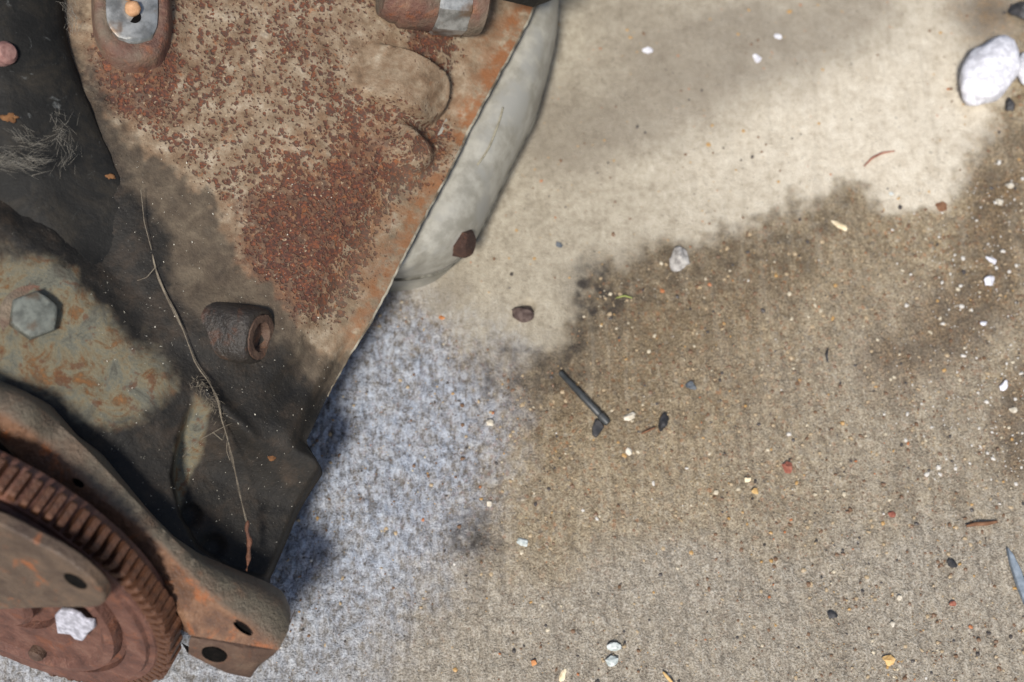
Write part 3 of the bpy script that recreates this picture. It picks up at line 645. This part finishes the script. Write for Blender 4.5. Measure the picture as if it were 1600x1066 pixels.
# ------------------------------------------------------------------ bell-housing flange
def build_flange():
    n = 120
    B = [(-90, 630), (-40, 666), (0, 698), (42, 736), (84, 776), (121, 800), (169, 836), (214, 876), (248, 914), (270, 954), (290, 993)]
    C = [(-90, 600), (-40, 632), (0, 660), (42, 684), (84, 714), (113, 748), (158, 790), (211, 831), (248, 862), (281, 898), (304, 924), (338, 952), (386, 982), (419, 1015)]
    D = [(-90, 570), (-40, 600), (0, 628), (50, 646), (92, 676), (130, 712), (178, 762), (225, 812), (270, 856), (310, 893), (360, 925), (410, 950), (436, 985)]
    E = [(-90, 545), (-40, 572), (0, 596), (30, 608), (80, 634), (98, 656), (120, 682), (158, 710), (186, 744), (230, 798), (268, 838), (310, 866), (366, 890), (416, 910), (440, 924), (450, 948)]
    c = {k: smooth_pts(resample(v, n), 2) for k, v in dict(B=B, C=C, D=D, E=E).items()}
    t = np.linspace(0, 1, n)
    def row(k, h): return wal(c[k][:, 0], c[k][:, 1], h + 0.9 * (fbm(c[k][:, 0] / 16, c[k][:, 1] / 16, 3, 7) - 0.5) + 0 * t)
    bumpy = 2.5 * np.exp(-((t - 0.21) / 0.045) ** 2) - 1.5 * np.exp(-((t - 0.30) / 0.04) ** 2)
    mixc = lambda a, b, k: c[a] * (1 - k) + c[b] * k
    c['BC'] = mixc('B', 'C', 0.10); c['CB'] = mixc('C', 'B', 0.10); c['DE'] = mixc('D', 'E', 0.6); c['CD'] = mixc('C', 'D', 0.25)
    base = row('B', 11.0)
    axv = wp(300, 800) - wp(346, 711); axv /= np.linalg.norm(axv)
    rows = [base - WN * 0.060 - axv * 0.004, base - WN * 0.010 - axv * 0.001, base - WN * 0.001, row('BC', 12.5), row('CB', 17.4 + bumpy), row('C', 18.0 + bumpy), row('CD', 18.0 + bumpy), row('D', 16.8 + bumpy), row('DE', 10.5 + bumpy), row('E', 2.5), row('E', -16.0)]
    dusty = np.concatenate([np.full(n, v) for v in (0, 0, 0, 0.02, 0.05, 0.45, 0.95, 1, 1, 1, 1)])
    fl = loft('bell_housing_flange', rows, M_FLANGE, engine, attrs={'dusty': dusty}); fl.data.set_sharp_from_angle(angle=math.radians(55))
    fl.data.flip_normals()
    # end face of the lobe
    e = [r[-1] for r in rows]; low = [e[3], e[5], e[7], e[9]]
    T = [wp(291, 996, 10.5), wp(340, 1004, 14), wp(366, 1012, 16), wp(419, 1015, 17.5), wp(434, 990, 14.5)]
    Bt = [wp(293, 1022, 2), wp(330, 1040, -1), wp(356, 1052, -2), wp(394, 1060, -3), wp(420, 1022, -6)]
    T = resample(np.array([np.asarray(v) for v in T]), 40); Bt = resample(np.array([np.asarray(v) for v in Bt]), 40)
    nz = (fbm(np.arange(40) / 5.0, np.zeros(40), 3, 3) - 0.5)[:, None] * 0.0012 * WN
    end = loft('flange_end', [T - axv * 0.010 + WN * -0.004, T + nz, T * 0.85 + Bt * 0.15 + axv * 0.0009, T * 0.2 + Bt * 0.8 + nz, Bt, Bt - WN * 0.03 - axv * 0.004], M_LUG, engine)
    end.data.set_sharp_from_angle(angle=math.radians(40))
    nrm = np.cross(T[20] - T[0], Bt[10] - T[10]); nrm /= np.linalg.norm(nrm); nrm *= -np.sign(nrm @ F)
    for (x, y, r, hh) in ((330, 1020, 0.0040, 7.6),):
        lathe('bolt_hole', wp(x, y, hh), nrm, [(0.0046, -0.001), (0.0044, 0.0009), (0.0036, 0.0009), (0.0034, 0.0006), (0.0001, 0.0006)], M_HOLE, engine, 32)
    # slotted holes in the rim
    for (x, y, l, wd, ang) in ((364, 983, 17, 5.0, 0.62), (32, 673, 9, 4.0, 0.6), (116, 763, 10, 5.0, 0.6)):
        m = MB(); a = np.linspace(0, 2 * math.pi, 24, endpoint=False)
        ex, ey = l * np.cos(a), wd * np.sin(a); X = x + ex * math.cos(ang) - ey * math.sin(ang); Y = y + ex * math.sin(ang) + ey * math.cos(ang)
        hz = 18.7 if x > 200 else 18.9
        top = wal(X, Y, np.full(24, hz)); 
        m.add(np.concatenate([top, top * 0.86 + top.mean(0) * 0.14 + WN * 0.0003, top * 0.80 + top.mean(0) * 0.20 - WN * 0.0012]), grid_faces(3, 24, True).tolist() + [list(range(48, 72))])
        m.build('slot', M_HOLE, fl)
    return fl
M_HOLEWET = mat_stone('wet_bore', lin(40, 34, 28), lin(76, 64, 52), 0.25, 1.0, 0.6)
flange = build_flange()

# ------------------------------------------------------------------ flywheel
FD = 0.502; FC = at(A1(-21.), A1(906.5), FD); FR = 307 * K * FD
vw = CAM - FC; vw /= np.linalg.norm(vw)                 # the wheel is seen at a grazing angle
lat = -math.sin(0.617) * R - math.cos(0.617) * U; lat = lat - (lat @ vw) * vw; lat /= np.linalg.norm(lat)
ax = 0.34 * vw + math.sqrt(1 - 0.34 ** 2) * lat; e1 = np.cross(ax, vw); e1 /= np.linalg.norm(e1); e1 *= np.sign(e1 @ R)
e2 = np.cross(ax, e1)
fly = lathe('flywheel', FC, ax, [(FR * 0.30, -0.016), (FR * 0.94, -0.016), (FR * 0.955, -0.014), (FR * 0.955, -0.0022), (FR * 0.945, -0.0012), (FR * 0.915, -0.0010), (FR * 0.905, 0.0006), (FR * 0.80, 0.0008), (FR * 0.79, -0.0012), (FR * 0.76, -0.0014), (FR * 0.745, 0.0030), (FR * 0.70, 0.0036), (FR * 0.66, 0.0014), (FR * 0.40, 0.0010), (FR * 0.39, -0.002), (0.0001, -0.002)], M_FLY, engine, 160, True, 0.004, 30)
NT = 100; pitch = 2 * math.pi / NT
def tooth_mesh():
    r0, r1 = FR * 0.938, FR * 1.022; w0, w1 = FR * pitch * 0.36, FR * pitch * 0.25; L0, L1 = -0.0120, -0.0018
    V = []
    for z, k in ((L0, 0.8), (L0 + 0.0012, 1), (L1 - 0.0010, 1), (L1, 0.82)):
        V += [(r0, -w0, z), (r0 + (r1 - r0) * 0.55, -w0 * 0.78, z), (r0 + (r1 - r0) * k, -w1 * k, z), (r0 + (r1 - r0) * k, w1 * k, z), (r0 + (r1 - r0) * 0.55, w0 * 0.78, z), (r0, w0, z)]
    fc = grid_faces(4, 6, True)[:, ::-1].tolist() + [[0, 1, 2, 3, 4, 5], [23, 22, 21, 20, 19, 18]]
    me = mesh('tooth', V, fc, False); me.materials.append(M_TOOTH)
    bm = bmesh.new(); bm.from_mesh(me); bmesh.ops.recalc_face_normals(bm, faces=bm.faces); bm.to_mesh(me); bm.free(); return me
tm = [tooth_mesh()]
for k in range(NT):
    a = k * pitch
    er = math.cos(a) * e1 + math.sin(a) * e2; et = -math.sin(a) * e1 + math.cos(a) * e2
    o = bpy.data.objects.new('tooth', tm[0]); COL.objects.link(o); o.parent = fly
    sc = 1 + (rng.random() - 0.5) * 0.03
    Mx = Matrix(((er[0] * sc, et[0], ax[0], FC[0]), (er[1] * sc, et[1], ax[1], FC[1]), (er[2] * sc, et[2], ax[2], FC[2]), (0, 0, 0, 1)))
    o.matrix_world = Mx
def fpt(px, py, up=0.0): return hit(A1(px, float), A1(py, float), FC + ax * up, ax)
# clutch plate arm across the face
ap = [(-120, 800), (-40, 806), (0, 820), (30, 835), (56, 849), (84, 863), (107, 877), (126, 891), (143, 906), (155, 919), (163, 932), (163, 942), (155, 948), (138, 950), (113, 950), (60, 951), (0, 953), (-120, 955)]
app = fpt([p[0] for p in ap], [p[1] for p in ap], 0.0095)
plate = bevelled(prism('clutch_plate', app, -ax * 0.0045, ax * 0.0, M_PLATE, fly), 0.0007, 2)
hp = fpt(118., 908., 0.0095)
lathe('plate_hole', hp - ax * 0.0004, ax, [(0.0042, 0.0003), (0.0040, 0.00065), (0.0036, 0.0006), (0.0034, 0.0005), (0.0001, 0.0005)], M_HOLE, plate, 28)
lathe('rivet', fpt(58., 1021., 0.003), ax, [(0.0030, -0.003), (0.0030, 0.0012), (0.0020, 0.0022), (0.0001, 0.0024)], M_LUG, fly, 20)
# crank hub and clutch spring plate further in
lathe('hub', FC, ax, [(FR * 0.30, -0.004), (FR * 0.30, 0.004), (FR * 0.27, 0.006), (0.0001, 0.006)], M_FLY, fly, 40)
# ------------------------------------------------------------------ loose things on the engine
chip = [(88, 958), (96, 950), (112, 952), (126, 958), (134, 966), (148, 968), (150, 978), (140, 986), (132, 998), (120, 996), (112, 988), (92, 986)]
cpts = fpt([p[0] for p in chip], [p[1] for p in chip], 0.0046)
M_WHITE = mat_stone('white_chip', lin(140, 139, 146), lin(190, 189, 198), 0.9, 1.2, 0.2, 0.9)
c_ = bevelled(prism('paint_chip', cpts, -ax * 0.0006, ax * 0.0012, M_WHITE), 0.0005, 2)
tag(c_, 'jagged white chip lying on the rusty flywheel face', 'chip')

M_WEB = mat_stone('dusty_silk', lin(104, 95, 82), lin(138, 128, 112), 0.95, 1.0, 0.1)
def web():
    m = MB(); path = [(238, 398), (246, 432), (262, 470), (278, 504), (290, 536), (305, 572), (322, 596), (334, 625), (343, 655), (352, 682), (360, 715), (367, 745), (376, 785), (384, 816)]
    lift = np.interp(np.linspace(0, 1, 60), [0, 0.3, 0.6, 0.75, 1], [0.4, 2.5, 3.0, 6, 3])
    for j, (r, jit) in enumerate(((0.00019, 0.5), (0.00012, 2.2), (0.00010, 3.2), (0.00008, 4.5))):
        p = smooth_pts(resample(path, 60), 1); k = np.linspace(0, 1, 60)
        p = p + np.stack([(fbm(k * 9 + j * 7, k * 0, 3, 20 + j) - 0.5) * jit * 2.2, (fbm(k * 9 + j * 7, k * 0, 3, 40 + j) - 0.5) * jit], 1)
        P = wsurf(p[:, 0], p[:, 1], lift)
        P[-22:] = np.array([wal(A1(a), A1(b), A1(c)) for a, b, c in zip(p[-22:, 0], p[-22:, 1], np.linspace(3, 1.5, 22))])
        m.add(*tube(P, r * (1.0 - 0.55 * k) * (1 + 0.8 * (fbm(k * 20, k * 0, 2, j) - 0.4)), 5))
    for j in range(90):                              # lint caught in the middle
        k = rng.random(); cx, cy = np.interp(k, [0, 1], [300, 342]), np.interp(k, [0, 1], [588, 652])
        cx += rng.normal() * 5; cy += rng.normal() * 6; a = rng.normal() * 0.7 + 1.0; L = rng.uniform(5, 16)
        pp = np.array([(cx, cy), (cx + math.cos(a) * L * 0.5 + rng.normal() * 2, cy + math.sin(a) * L * 0.5), (cx + math.cos(a) * L + rng.normal() * 3, cy + math.sin(a) * L)])
        P = wal(pp[:, 0], pp[:, 1], np.array([3, 4, 3]) + rng.normal() * 1.0); m.add(*tube(P, 0.00006, 4))
    for path2 in ([(283, 716), (296, 700), (312, 688), (330, 678), (348, 668), (362, 662)], [(330, 678), (346, 690), (352, 672)], [(218, 300), (224, 350), (236, 392)], [(242, 420), (228, 436), (214, 440)], [(352, 690), (352, 706), (358, 720)]):
        p = resample(path2, 14); P = wal(p[:, 0], p[:, 1], np.linspace(4, 1.5, 14)); m.add(*tube(P, 0.00013, 4))
    o = m.build('cobweb', M_WEB); tag(o, 'dusty cobweb strand hanging down the dark side of the engine block', 'cobweb')
web()
M_WOOL = mat_stone('pale_wool', lin(112, 107, 98), lin(150, 144, 132), 0.95, 1.0, 0.1)
def lint(name, path, n, spread, h, label, L=22):
    m = MB(); p = resample(path, 40)
    for _ in range(n):
        i = rng.integers(0, 40); c = p[i] + rng.normal(size=2) * spread; t = p[min(i + 2, 39)] - p[max(i - 2, 0)]
        a = math.atan2(t[1], t[0]) + rng.normal() * 0.4; l = rng.uniform(0.4, 1) * L
        q = np.array([c - l / 2 * np.array([math.cos(a), math.sin(a)]), c + rng.normal(size=2) * 0.4, c + l / 2 * np.array([math.cos(a), math.sin(a)])])
        m.add(*tube(wal(q[:, 0], q[:, 1], h + rng.normal() * 0.8 + np.zeros(3)), rng.uniform(0.00002, 0.00005), 4))
    o = m.build(name, M_WOOL); tag(o, label, 'cobweb', None)
lint('cobweb_tuft', [(-20, 262), (20, 266), (45, 270), (62, 266)], 170, 8, 12.0, 'pale woolly cobweb tuft at the left edge below the black bracket', 34)
lint('cobweb_tuft', [(88, 190), (98, 215), (104, 250), (100, 285)], 60, 9, 9.5, 'thin grey vertical cobweb wisp in the black hollow of the block', 26)
lint('cobweb_tuft', [(20, 225), (45, 240), (75, 240), (95, 225)], 60, 6, 13.0, 'faint curved cobweb wisp just above the woolly white tuft', 26)
lint('cobweb_tuft', [(104, 20), (112, 35), (110, 55)], 60, 6, 8.0, 'small hairy cobweb between black bracket and shiny stud boss', 22)

M_LEAF = mat_rust('dry_leaf', lin(76, 48, 36), lin(104, 68, 50), lin(150, 118, 94), 0.7, 1.0, 0.2)
lp = resample([(386, 814), (384, 828), (390, 846), (388, 862), (386, 878), (382, 893)], 24)
P = wal(lp[:, 0], lp[:, 1], np.interp(np.linspace(0, 1, 24), [0, 0.5, 1], [2.0, 0.0, 4.0]))
k = np.linspace(0, 1, 24)
m = MB(); m.add(*tube(P, 0.0006 * (0.55 + 0.9 * np.sin(math.pi * np.clip(k * 1.1, 0, 1)) ** 0.6 + 0.35 * np.sin(k * 19)), 7))
tag(m.build('leaf_curl', M_LEAF), 'curled dry brown leaf sliver hanging at the end of the cobweb', 'leaf')

# dust and flakes stuck to the oily iron
def flecks():
    m = MB(); tet = [[0, 1, 2], [0, 3, 1], [1, 3, 2], [2, 3, 0]]
    for _ in range(520):
        x, y = rng.uniform(140, 520), rng.uniform(240, 910)
        s = (x - RO[0]) * RA[0] + (y - RO[1]) * RA[1]; q = (x - RO[0]) * RB[0] + (y - RO[1]) * RB[1]
        if q > edge_q(A1(s)) - 14: continue
        P0 = wsurf(A1(x), A1(y), A1(0.1)); r = 0.00012 * (1 + 1.6 * rng.random() ** 4)
        m.add(P0 + rng.normal(size=(4, 3)) * r, tet, rng.random())
    o = m.build('dust', mat_stone('pale_dust', lin(170, 165, 150), lin(210, 205, 190)), None, False); tag(o, 'tiny pale dust flecks stuck to the oily side of the block', 'dust', kind='stuff')
flecks()
for (x, y, r, h, nm, lb) in ((15, 183, 9, -6, 'rust_flake', 'bright orange rust flake on the black bracket at the left edge'),
                             (429, 713, 5, 0, 'rust_flake', 'small tan flake at the foot of the dark rib beside the notch'),
                             (172, 276, 6, -6, 'rust_flake', 'curled yellow flake on the black hollow beside the ridge')):
    blob(nm, wsurf(A1(float(x)), A1(float(y)), A1(0.3)) if x > 200 else arm_pt(x, y), r * 0.00022, mat_stone('orange_flake', lin(96, 64, 38), lin(120, 84, 52)), None, (0.8, 1.3, 0.22), 0.3, x, 3, 0.9, WN)
    tag(bpy.context.scene.objects[-1] if False else COL.objects[-1], lb, 'flake')

# ------------------------------------------------------------------ things on the floor
SM = {}
def stone_mat(key):
    if key not in SM:
        tb = dict(grey=((126, 122, 118), (176, 172, 166)), darkbrown=((58, 46, 42), (96, 82, 76)), black=((36, 36, 38), (62, 60, 60)), white=((176, 166, 148), (216, 208, 192)), rock=((188, 187, 192), (222, 221, 226)),
                  red=((122, 70, 58), (158, 104, 86)), orange=((164, 104, 62), (192, 138, 92)), tan=((190, 152, 96), (216, 184, 130)), cream=((206, 186, 150), (232, 216, 184)), glass=((160, 168, 164), (204, 208, 204)), slate=((74, 80, 86), (104, 108, 112)), brown=((104, 72, 52), (132, 98, 74)))
        a, b = tb[key]; SM[key] = mat_stone('stone_' + key, lin(*a), lin(*b), 0.3 if key == 'glass' else (0.55 if key == 'black' else 0.85), 1.0, 0.5 if key in ('glass', 'black') else 0.25)
    return SM[key]
def pxm(px, py): return K * float(np.dot(gnd(A1(float(px)), A1(float(py))) - CAM, F))   # metres per pixel on the floor there
def stone(px, py, w_, h_, ang, key, name, label, cat='pebble', flat=0.6, seed=None, facet=True, group=None, sink=0.5, rough=0.34):
    s = pxm(px, py); r = (w_ * 0.5) * s; r2 = (h_ * 0.5) * s / 0.97; z = min(r, r2) * flat
    P0 = gnd(A1(float(px)), A1(float(py)), 0.0) + np.array([0, 0, z * (1 - sink)])
    o = blob(name, P0, 1.0, stone_mat(key), None, (r * 1.1, r2 * 1.1, z * 1.15), math.radians(-ang), int(seed if seed is not None else px * 7 + py), 3 if max(w_, h_) > 14 else 2, rough, None, 1.3, facet)
    return tag(o, label, cat, group)
stone(1061, 405, 32, 42, 35, 'grey', 'stone', 'grey angular stone on the edge of the brown damp area', 'stone', 0.8, 21)
stone(816, 491, 30, 28, 20, 'darkbrown', 'dirt_clod', 'dark brown clod in a hole of the pale concrete', 'clod', 0.6, 33)
stone(1036, 662, 15, 30, 20, 'black', 'stone', 'small black oblong stone right of the dark rod', 'stone', 0.8, 5)
stone(873, 382, 12, 9, 40, 'slate', 'flake', 'dark flake on pale concrete right of the oil pan', 'flake', 0.3)
stone(984, 652, 17, 12, -15, 'white', 'pebble', 'white triangular pebble just right of the rod\'s lower end', 'pebble', 0.7)
stone(983, 706, 10, 12, 10, 'white', 'pebble', 'white pebble below the triangular white one near the rod', 'pebble', 0.7)
stone(1079, 604, 16, 14, 0, 'slate', 'pebble', 'round slate grey pebble above the black oblong stone', 'pebble', 0.6)
stone(766, 662, 12, 11, 0, 'white', 'pebble', 'white pebble on the bluish concrete left of the rod', 'pebble', 0.6)
stone(815, 847, 20, 13, 35, 'glass', 'glass_shard', 'pale bluish glass shard on the floor below the rod', 'shard', 0.5)
stone(764, 788, 9, 10, 0, 'white', 'pebble', 'tiny white pebble up-left of the pale glass shard', 'pebble', 0.7)
stone(1230, 731, 20, 18, 30, 'red', 'brick_chip', 'brick red triangular chip in the middle of the brown floor', 'chip', 0.4)
stone(1168, 750, 11, 9, -30, 'cream', 'pebble', 'cream pebble left of the red triangular chip', 'pebble', 0.7)
stone(1180, 768, 12, 9, 10, 'tan', 'pebble', 'tan pebble just below the cream one by the red chip', 'pebble', 0.7)
stone(1312, 353, 25, 11, 30, 'cream', 'chip', 'pale yellow elongated chip below the bright concrete', 'chip', 0.4)
stone(1393, 804, 12, 10, 30, 'red', 'chip', 'orange red chip at the lower right of the floor', 'chip', 0.6)
stone(1388, 1032, 20, 15, -10, 'tan', 'pebble', 'large yellow tan pebble near the bottom edge', 'pebble', 0.6)
stone(1487, 880, 17, 13, 40, 'black', 'pebble', 'black pebble at the lower right beside the slate blade', 'pebble', 0.6)
stone(1489, 944, 13, 9, -10, 'red', 'chip', 'dark red chip below the black pebble at lower right', 'chip', 0.6)
stone(1299, 961, 16, 11, 0, 'black', 'pebble', 'blackish flat crumb near the bottom, left of the white dot', 'pebble', 0.35)
stone(1404, 934, 10, 9, 0, 'white', 'pebble', 'small white pebble above the large yellow tan one', 'pebble', 0.7)
stone(1394, 976, 8, 8, 0, 'white', 'pebble', 'tiny white pebble between the tan pebble and another white one', 'pebble', 0.7)
stone(1470, 322, 22, 16, 50, 'brown', 'leaf_flake', 'brown leaf flake at the lower edge of the bright concrete', 'flake', 0.12)
stone(960, 1012, 22, 16, -10, 'glass', 'glass_shard', 'glassy white crumb near the bottom, upper of a pair', 'shard', 0.5)
stone(957, 1034, 20, 14, 10, 'glass', 'glass_shard', 'glassy white crumb near the bottom, lower of a pair', 'shard', 0.5)
stone(879, 1055, 11, 18, 15, 'cream', 'pebble', 'cream oblong pebble cut by the bottom edge', 'pebble', 0.6)
stone(834, 1035, 12, 10, 0, 'orange', 'pebble', 'orange pebble left of the cream oblong one at bottom', 'pebble', 0.6)
stone(690, 497, 10, 8, 0, 'orange', 'pebble', 'orange crumb beside the rail below the oil pan', 'pebble', 0.6)
stone(1012, 80, 16, 14, 0, 'rock', 'pebble', 'leftmost white pebble on the dull concrete at the top', 'pebble', 0.5)
stone(1183, 92, 16, 12, 20, 'rock', 'pebble', 'white pebble at the top, lower of two close together', 'pebble', 0.5)
stone(1216, 58, 13, 10, 20, 'rock', 'pebble', 'white pebble at the top, upper of two close together', 'pebble', 0.5)
stone(1550, 407, 18, 9, 35, 'rock', 'pebble', 'bluish white flat pebble at the right, in the damp yellow stain', 'pebble', 0.5)
stone(1545, 440, 16, 15, 10, 'rock', 'pebble', 'bluish white chunky pebble under the flat one at the right', 'pebble', 0.6)
stone(1536, 506, 11, 9, 0, 'rock', 'pebble', 'small white pebble alone below the chunky one at right', 'pebble', 0.6)
stone(1568, 603, 13, 19, 30, 'rock', 'pebble', 'largest white pebble at the right edge, lower damp patch', 'pebble', 0.5)
stone(1583, 641, 12, 9, 0, 'white', 'pebble', 'white pebble on the right edge under the largest one', 'pebble', 0.6)
stone(1562, 318, 12, 11, 0, 'white', 'pebble', 'white pebble at the right just below the bright patch', 'pebble', 0.6)
stone(1577, 291, 13, 11, 0, 'white', 'pebble', 'topmost white pebble in the yellow damp patch at right', 'pebble', 0.6)
stone(1578, 165, 16, 22, 0, 'black', 'stone', 'black stone right under the large white rock', 'stone', 0.6)
stone(1392, 303, 11, 8, 20, 'glass', 'glass_shard', 'pale green glass crumb at the edge of bright concrete', 'shard', 0.5)
# big white rock, its neighbour, dark lump in the corner
def rock(px, py, w_, h_, ang, key, label, flat, seed, cat='rock', name='rock', facet=False, rough=0.2):
    s = pxm(px, py); r, r2 = w_ * 0.5 * s, h_ * 0.5 * s; z = min(r, r2) * flat
    o = blob(name, gnd(A1(float(px)), A1(float(py)), z * 0.75), 1.0, stone_mat(key), None, (r, r2, z), math.radians(-ang), seed, 4, rough, None, 1.1, facet)
    return tag(o, label, cat)
rock(1546, 112, 80, 132, 35, 'rock', 'large rounded white rock at the upper right of the floor', 0.75, 6)
rock(1606, 108, 34, 60, 0, 'rock', 'white rock cut by the right edge beside the large one', 0.7, 9)
rock(1602, 18, 56, 34, 10, 'black', 'dark grey lump in the upper right corner', 0.8, 12, 'lump', 'dark_lump', True)

# dark rod
M_ROD = mat_stone('dark_plastic', lin(48, 50, 50), lin(66, 68, 68), 0.45, 1.0, 0.5, 0.15)
ra = gnd(A1(875.), A1(582.), 0.0022); rb = gnd(A1(950.), A1(662.), 0.0024); L = np.linalg.norm(rb - ra)
rod = lathe('rod', ra, rb - ra, [(0.0001, -0.0002), (0.00088, 0.0), (0.00112, 0.0006), (0.00112, 0.007), (0.00136, 0.0075), (0.00144, L * 0.80), (0.00128, L * 0.81), (0.00128, L * 0.83), (0.00160, L * 0.84), (0.00160, L - 0.0008), (0.00128, L), (0.0001, L + 0.0001)], M_ROD, None, 28, True, 0.0, 30)
tag(rod, 'thin dark grey plastic rod lying diagonally on the brown floor', 'rod')
# black flake against its end
fl_px = [(925, 668), (930, 656), (938, 658), (944, 668), (938, 676), (932, 684), (925, 680)]
fp = gnd(A1([p[0] for p in fl_px], float), A1([p[1] for p in fl_px], float), 0.0006)
tag(bevelled(prism('flake', fp, np.array([0, 0, -0.001]), np.array([0, 0, 0.0012]), stone_mat('black')), 0.0004), 'thin black flake touching the lower end of the rod', 'flake')
# slate blade at the right edge
bp = [(1572, 856), (1582, 868), (1594, 892), (1606, 930), (1612, 960), (1600, 945), (1588, 915), (1577, 880)]
fp = gnd(A1([p[0] for p in bp], float), A1([p[1] for p in bp], float), 0.001)
tag(bevelled(prism('blade', fp, np.array([0, 0, -0.001]), np.array([0, 0, 0.0022]), mat_stone('slate_blue', lin(112, 122, 132), lin(136, 146, 156), 0.6)), 0.0006), 'pointed blue-grey blade cut by the right edge', 'blade')
def fibre(name, pts, r, mat, label, cat, h=0.0012):
    p = smooth_pts(resample(pts, 20), 2); P = gnd(p[:, 0], p[:, 1], h); P[:, 2] += 0.0006 * np.sin(np.linspace(0, math.pi, 20))
    m = MB(); kk = np.linspace(0, 1, 20); m.add(*tube(P, r * (0.35 + 0.65 * np.sin(math.pi * np.clip(kk, 0.05, 0.95)) ** 0.5), 6))
    tag(m.build(name, mat), label, cat)
fibre('twig', [(1510, 822), (1525, 819), (1540, 819), (1558, 815)], 0.0009, stone_mat('brown'), 'short brown twig lying at the right of the floor', 'twig')
fibre('fibre', [(1350, 260), (1362, 248), (1378, 240), (1398, 236)], 0.0005, stone_mat('red'), 'thin reddish curved fibre on the bright concrete', 'fibre')
fibre('straw', [(1036, 1050), (1044, 1060), (1054, 1072)], 0.0007, stone_mat('tan'), 'yellow straw bit at the bottom edge', 'straw')
fibre('twig', [(1002, 678), (1012, 674), (1024, 668)], 0.0005, stone_mat('brown'), 'tiny dark twig pointing at the black oblong stone', 'twig')
fibre('grass_blade', [(962, 466), (975, 463), (988, 466)], 0.0004, mat_stone('grass', lin(120, 130, 70), lin(150, 156, 90)), 'tiny green grass blade left of the grey angular stone', 'grass')
fibre('twig', [(1294, 545), (1291, 555), (1293, 566)], 0.0005, stone_mat('black'), 'small black vertical splinter on the brown floor', 'twig')
# sealant crack on the pan
p = smooth_pts(np.array(crack_px), 1)
dg = bpy.context.evaluated_depsgraph_get(); dg.update()
Ps = []
for x, y in p:
    d = ray(A1(x), A1(y)); dv = Vector(d).normalized()
    okh, loc, nn, idx = pan.ray_cast(Vector(CAM), dv)
    if okh: Ps.append(np.array(loc) - np.array(dv) * 0.0002)
if len(Ps) > 3:
    m = MB(); m.add(*tube(np.array(Ps), 0.00042, 5)); m.build('sealant_bead', mat_stone('dry_sealant', lin(128, 122, 104), lin(156, 150, 130)), pan)

# ------------------------------------------------------------------ grit
def grit():
    pal = ['white', 'cream', 'tan', 'orange', 'black', 'brown', 'red', 'rock']
    g = G('sand_grit'); t = g.attr('tone')
    c = g.ramp(t, [(0.0, lin(186, 174, 150)), (0.30, lin(164, 144, 114)), (0.50, lin(172, 136, 84)), (0.60, lin(166, 104, 62)), (0.66, lin(110, 84, 62)), (0.78, lin(70, 64, 60)), (0.93, lin(196, 191, 182))])
    g.b.inputs['Roughness'].default_value = 0.55; mat = g.done(c, 0.5, None, 0, 0.5)
    for e in [n for n in g.t.nodes if n.type == 'VALTORGB']: e.color_ramp.interpolation = 'CONSTANT'
    m = MB(); bm = bmesh.new(); bmesh.ops.create_icosphere(bm, subdivisions=1, radius=1.0)
    BV = np.array([v.co for v in bm.verts]); BF = [[v.index for v in f.verts] for f in bm.faces]; bm.free()
    for k in range(24000):
        x, y = rng.uniform(430, 1680), rng.uniform(-60, 1120)
        lim = np.interp(x, [600, 700, 800, 890, 940, 1070, 1220, 1400, 1530, 1600], [440, 520, 570, 490, 425, 395, 345, 330, 260, 120])
        dens = 0.10 if y < lim else (0.8 if x > 800 else 0.35)
        if x > 1380 and 280 < y < 740: dens = 1.0
        if y > 820 and x < 1250: dens *= 0.6
        if rng.random() > dens: continue
        s = pxm(x, y); r = s * (0.9 + 2.8 * rng.random() ** 7)
        glint = x > 1390 and 250 < y < 760 and rng.random() < 0.24 * math.exp(-((x - 1560) / 130) ** 2) + 0.06
        if glint: r *= 1.15
        V = BV * (r * rng.uniform(0.7, 1.3, 3)) * np.array([1, 1, 0.7]) * (1 + 0.5 * (rng.random((len(BV), 1)) - 0.5))
        a = rng.uniform(0, 6.28); Rm = np.array([[math.cos(a), -math.sin(a), 0], [math.sin(a), math.cos(a), 0], [0, 0, 1]])
        V = V @ Rm.T + gnd(A1(x), A1(y), r * 0.15 - (0.0005 if y > lim else 0.0))
        tone = rng.choice([0.1, 0.4, 0.4, 0.55, 0.63, 0.7, 0.7, 0.7, 0.85, 0.95], p=[.09, .16, .16, .045, .02, .17, .13, .09, .115, .02])
        if glint: tone = 0.95  # pale colour stands in for sparkle off the wet patch
        if y < lim: tone = 0.5 + 0.4 * rng.random()
        m.add(V, BF, tone)
    o = m.build('grit', mat, None, False); tag(o, 'loose sand grains and grit scattered over the concrete', 'grit', kind='stuff')
grit()
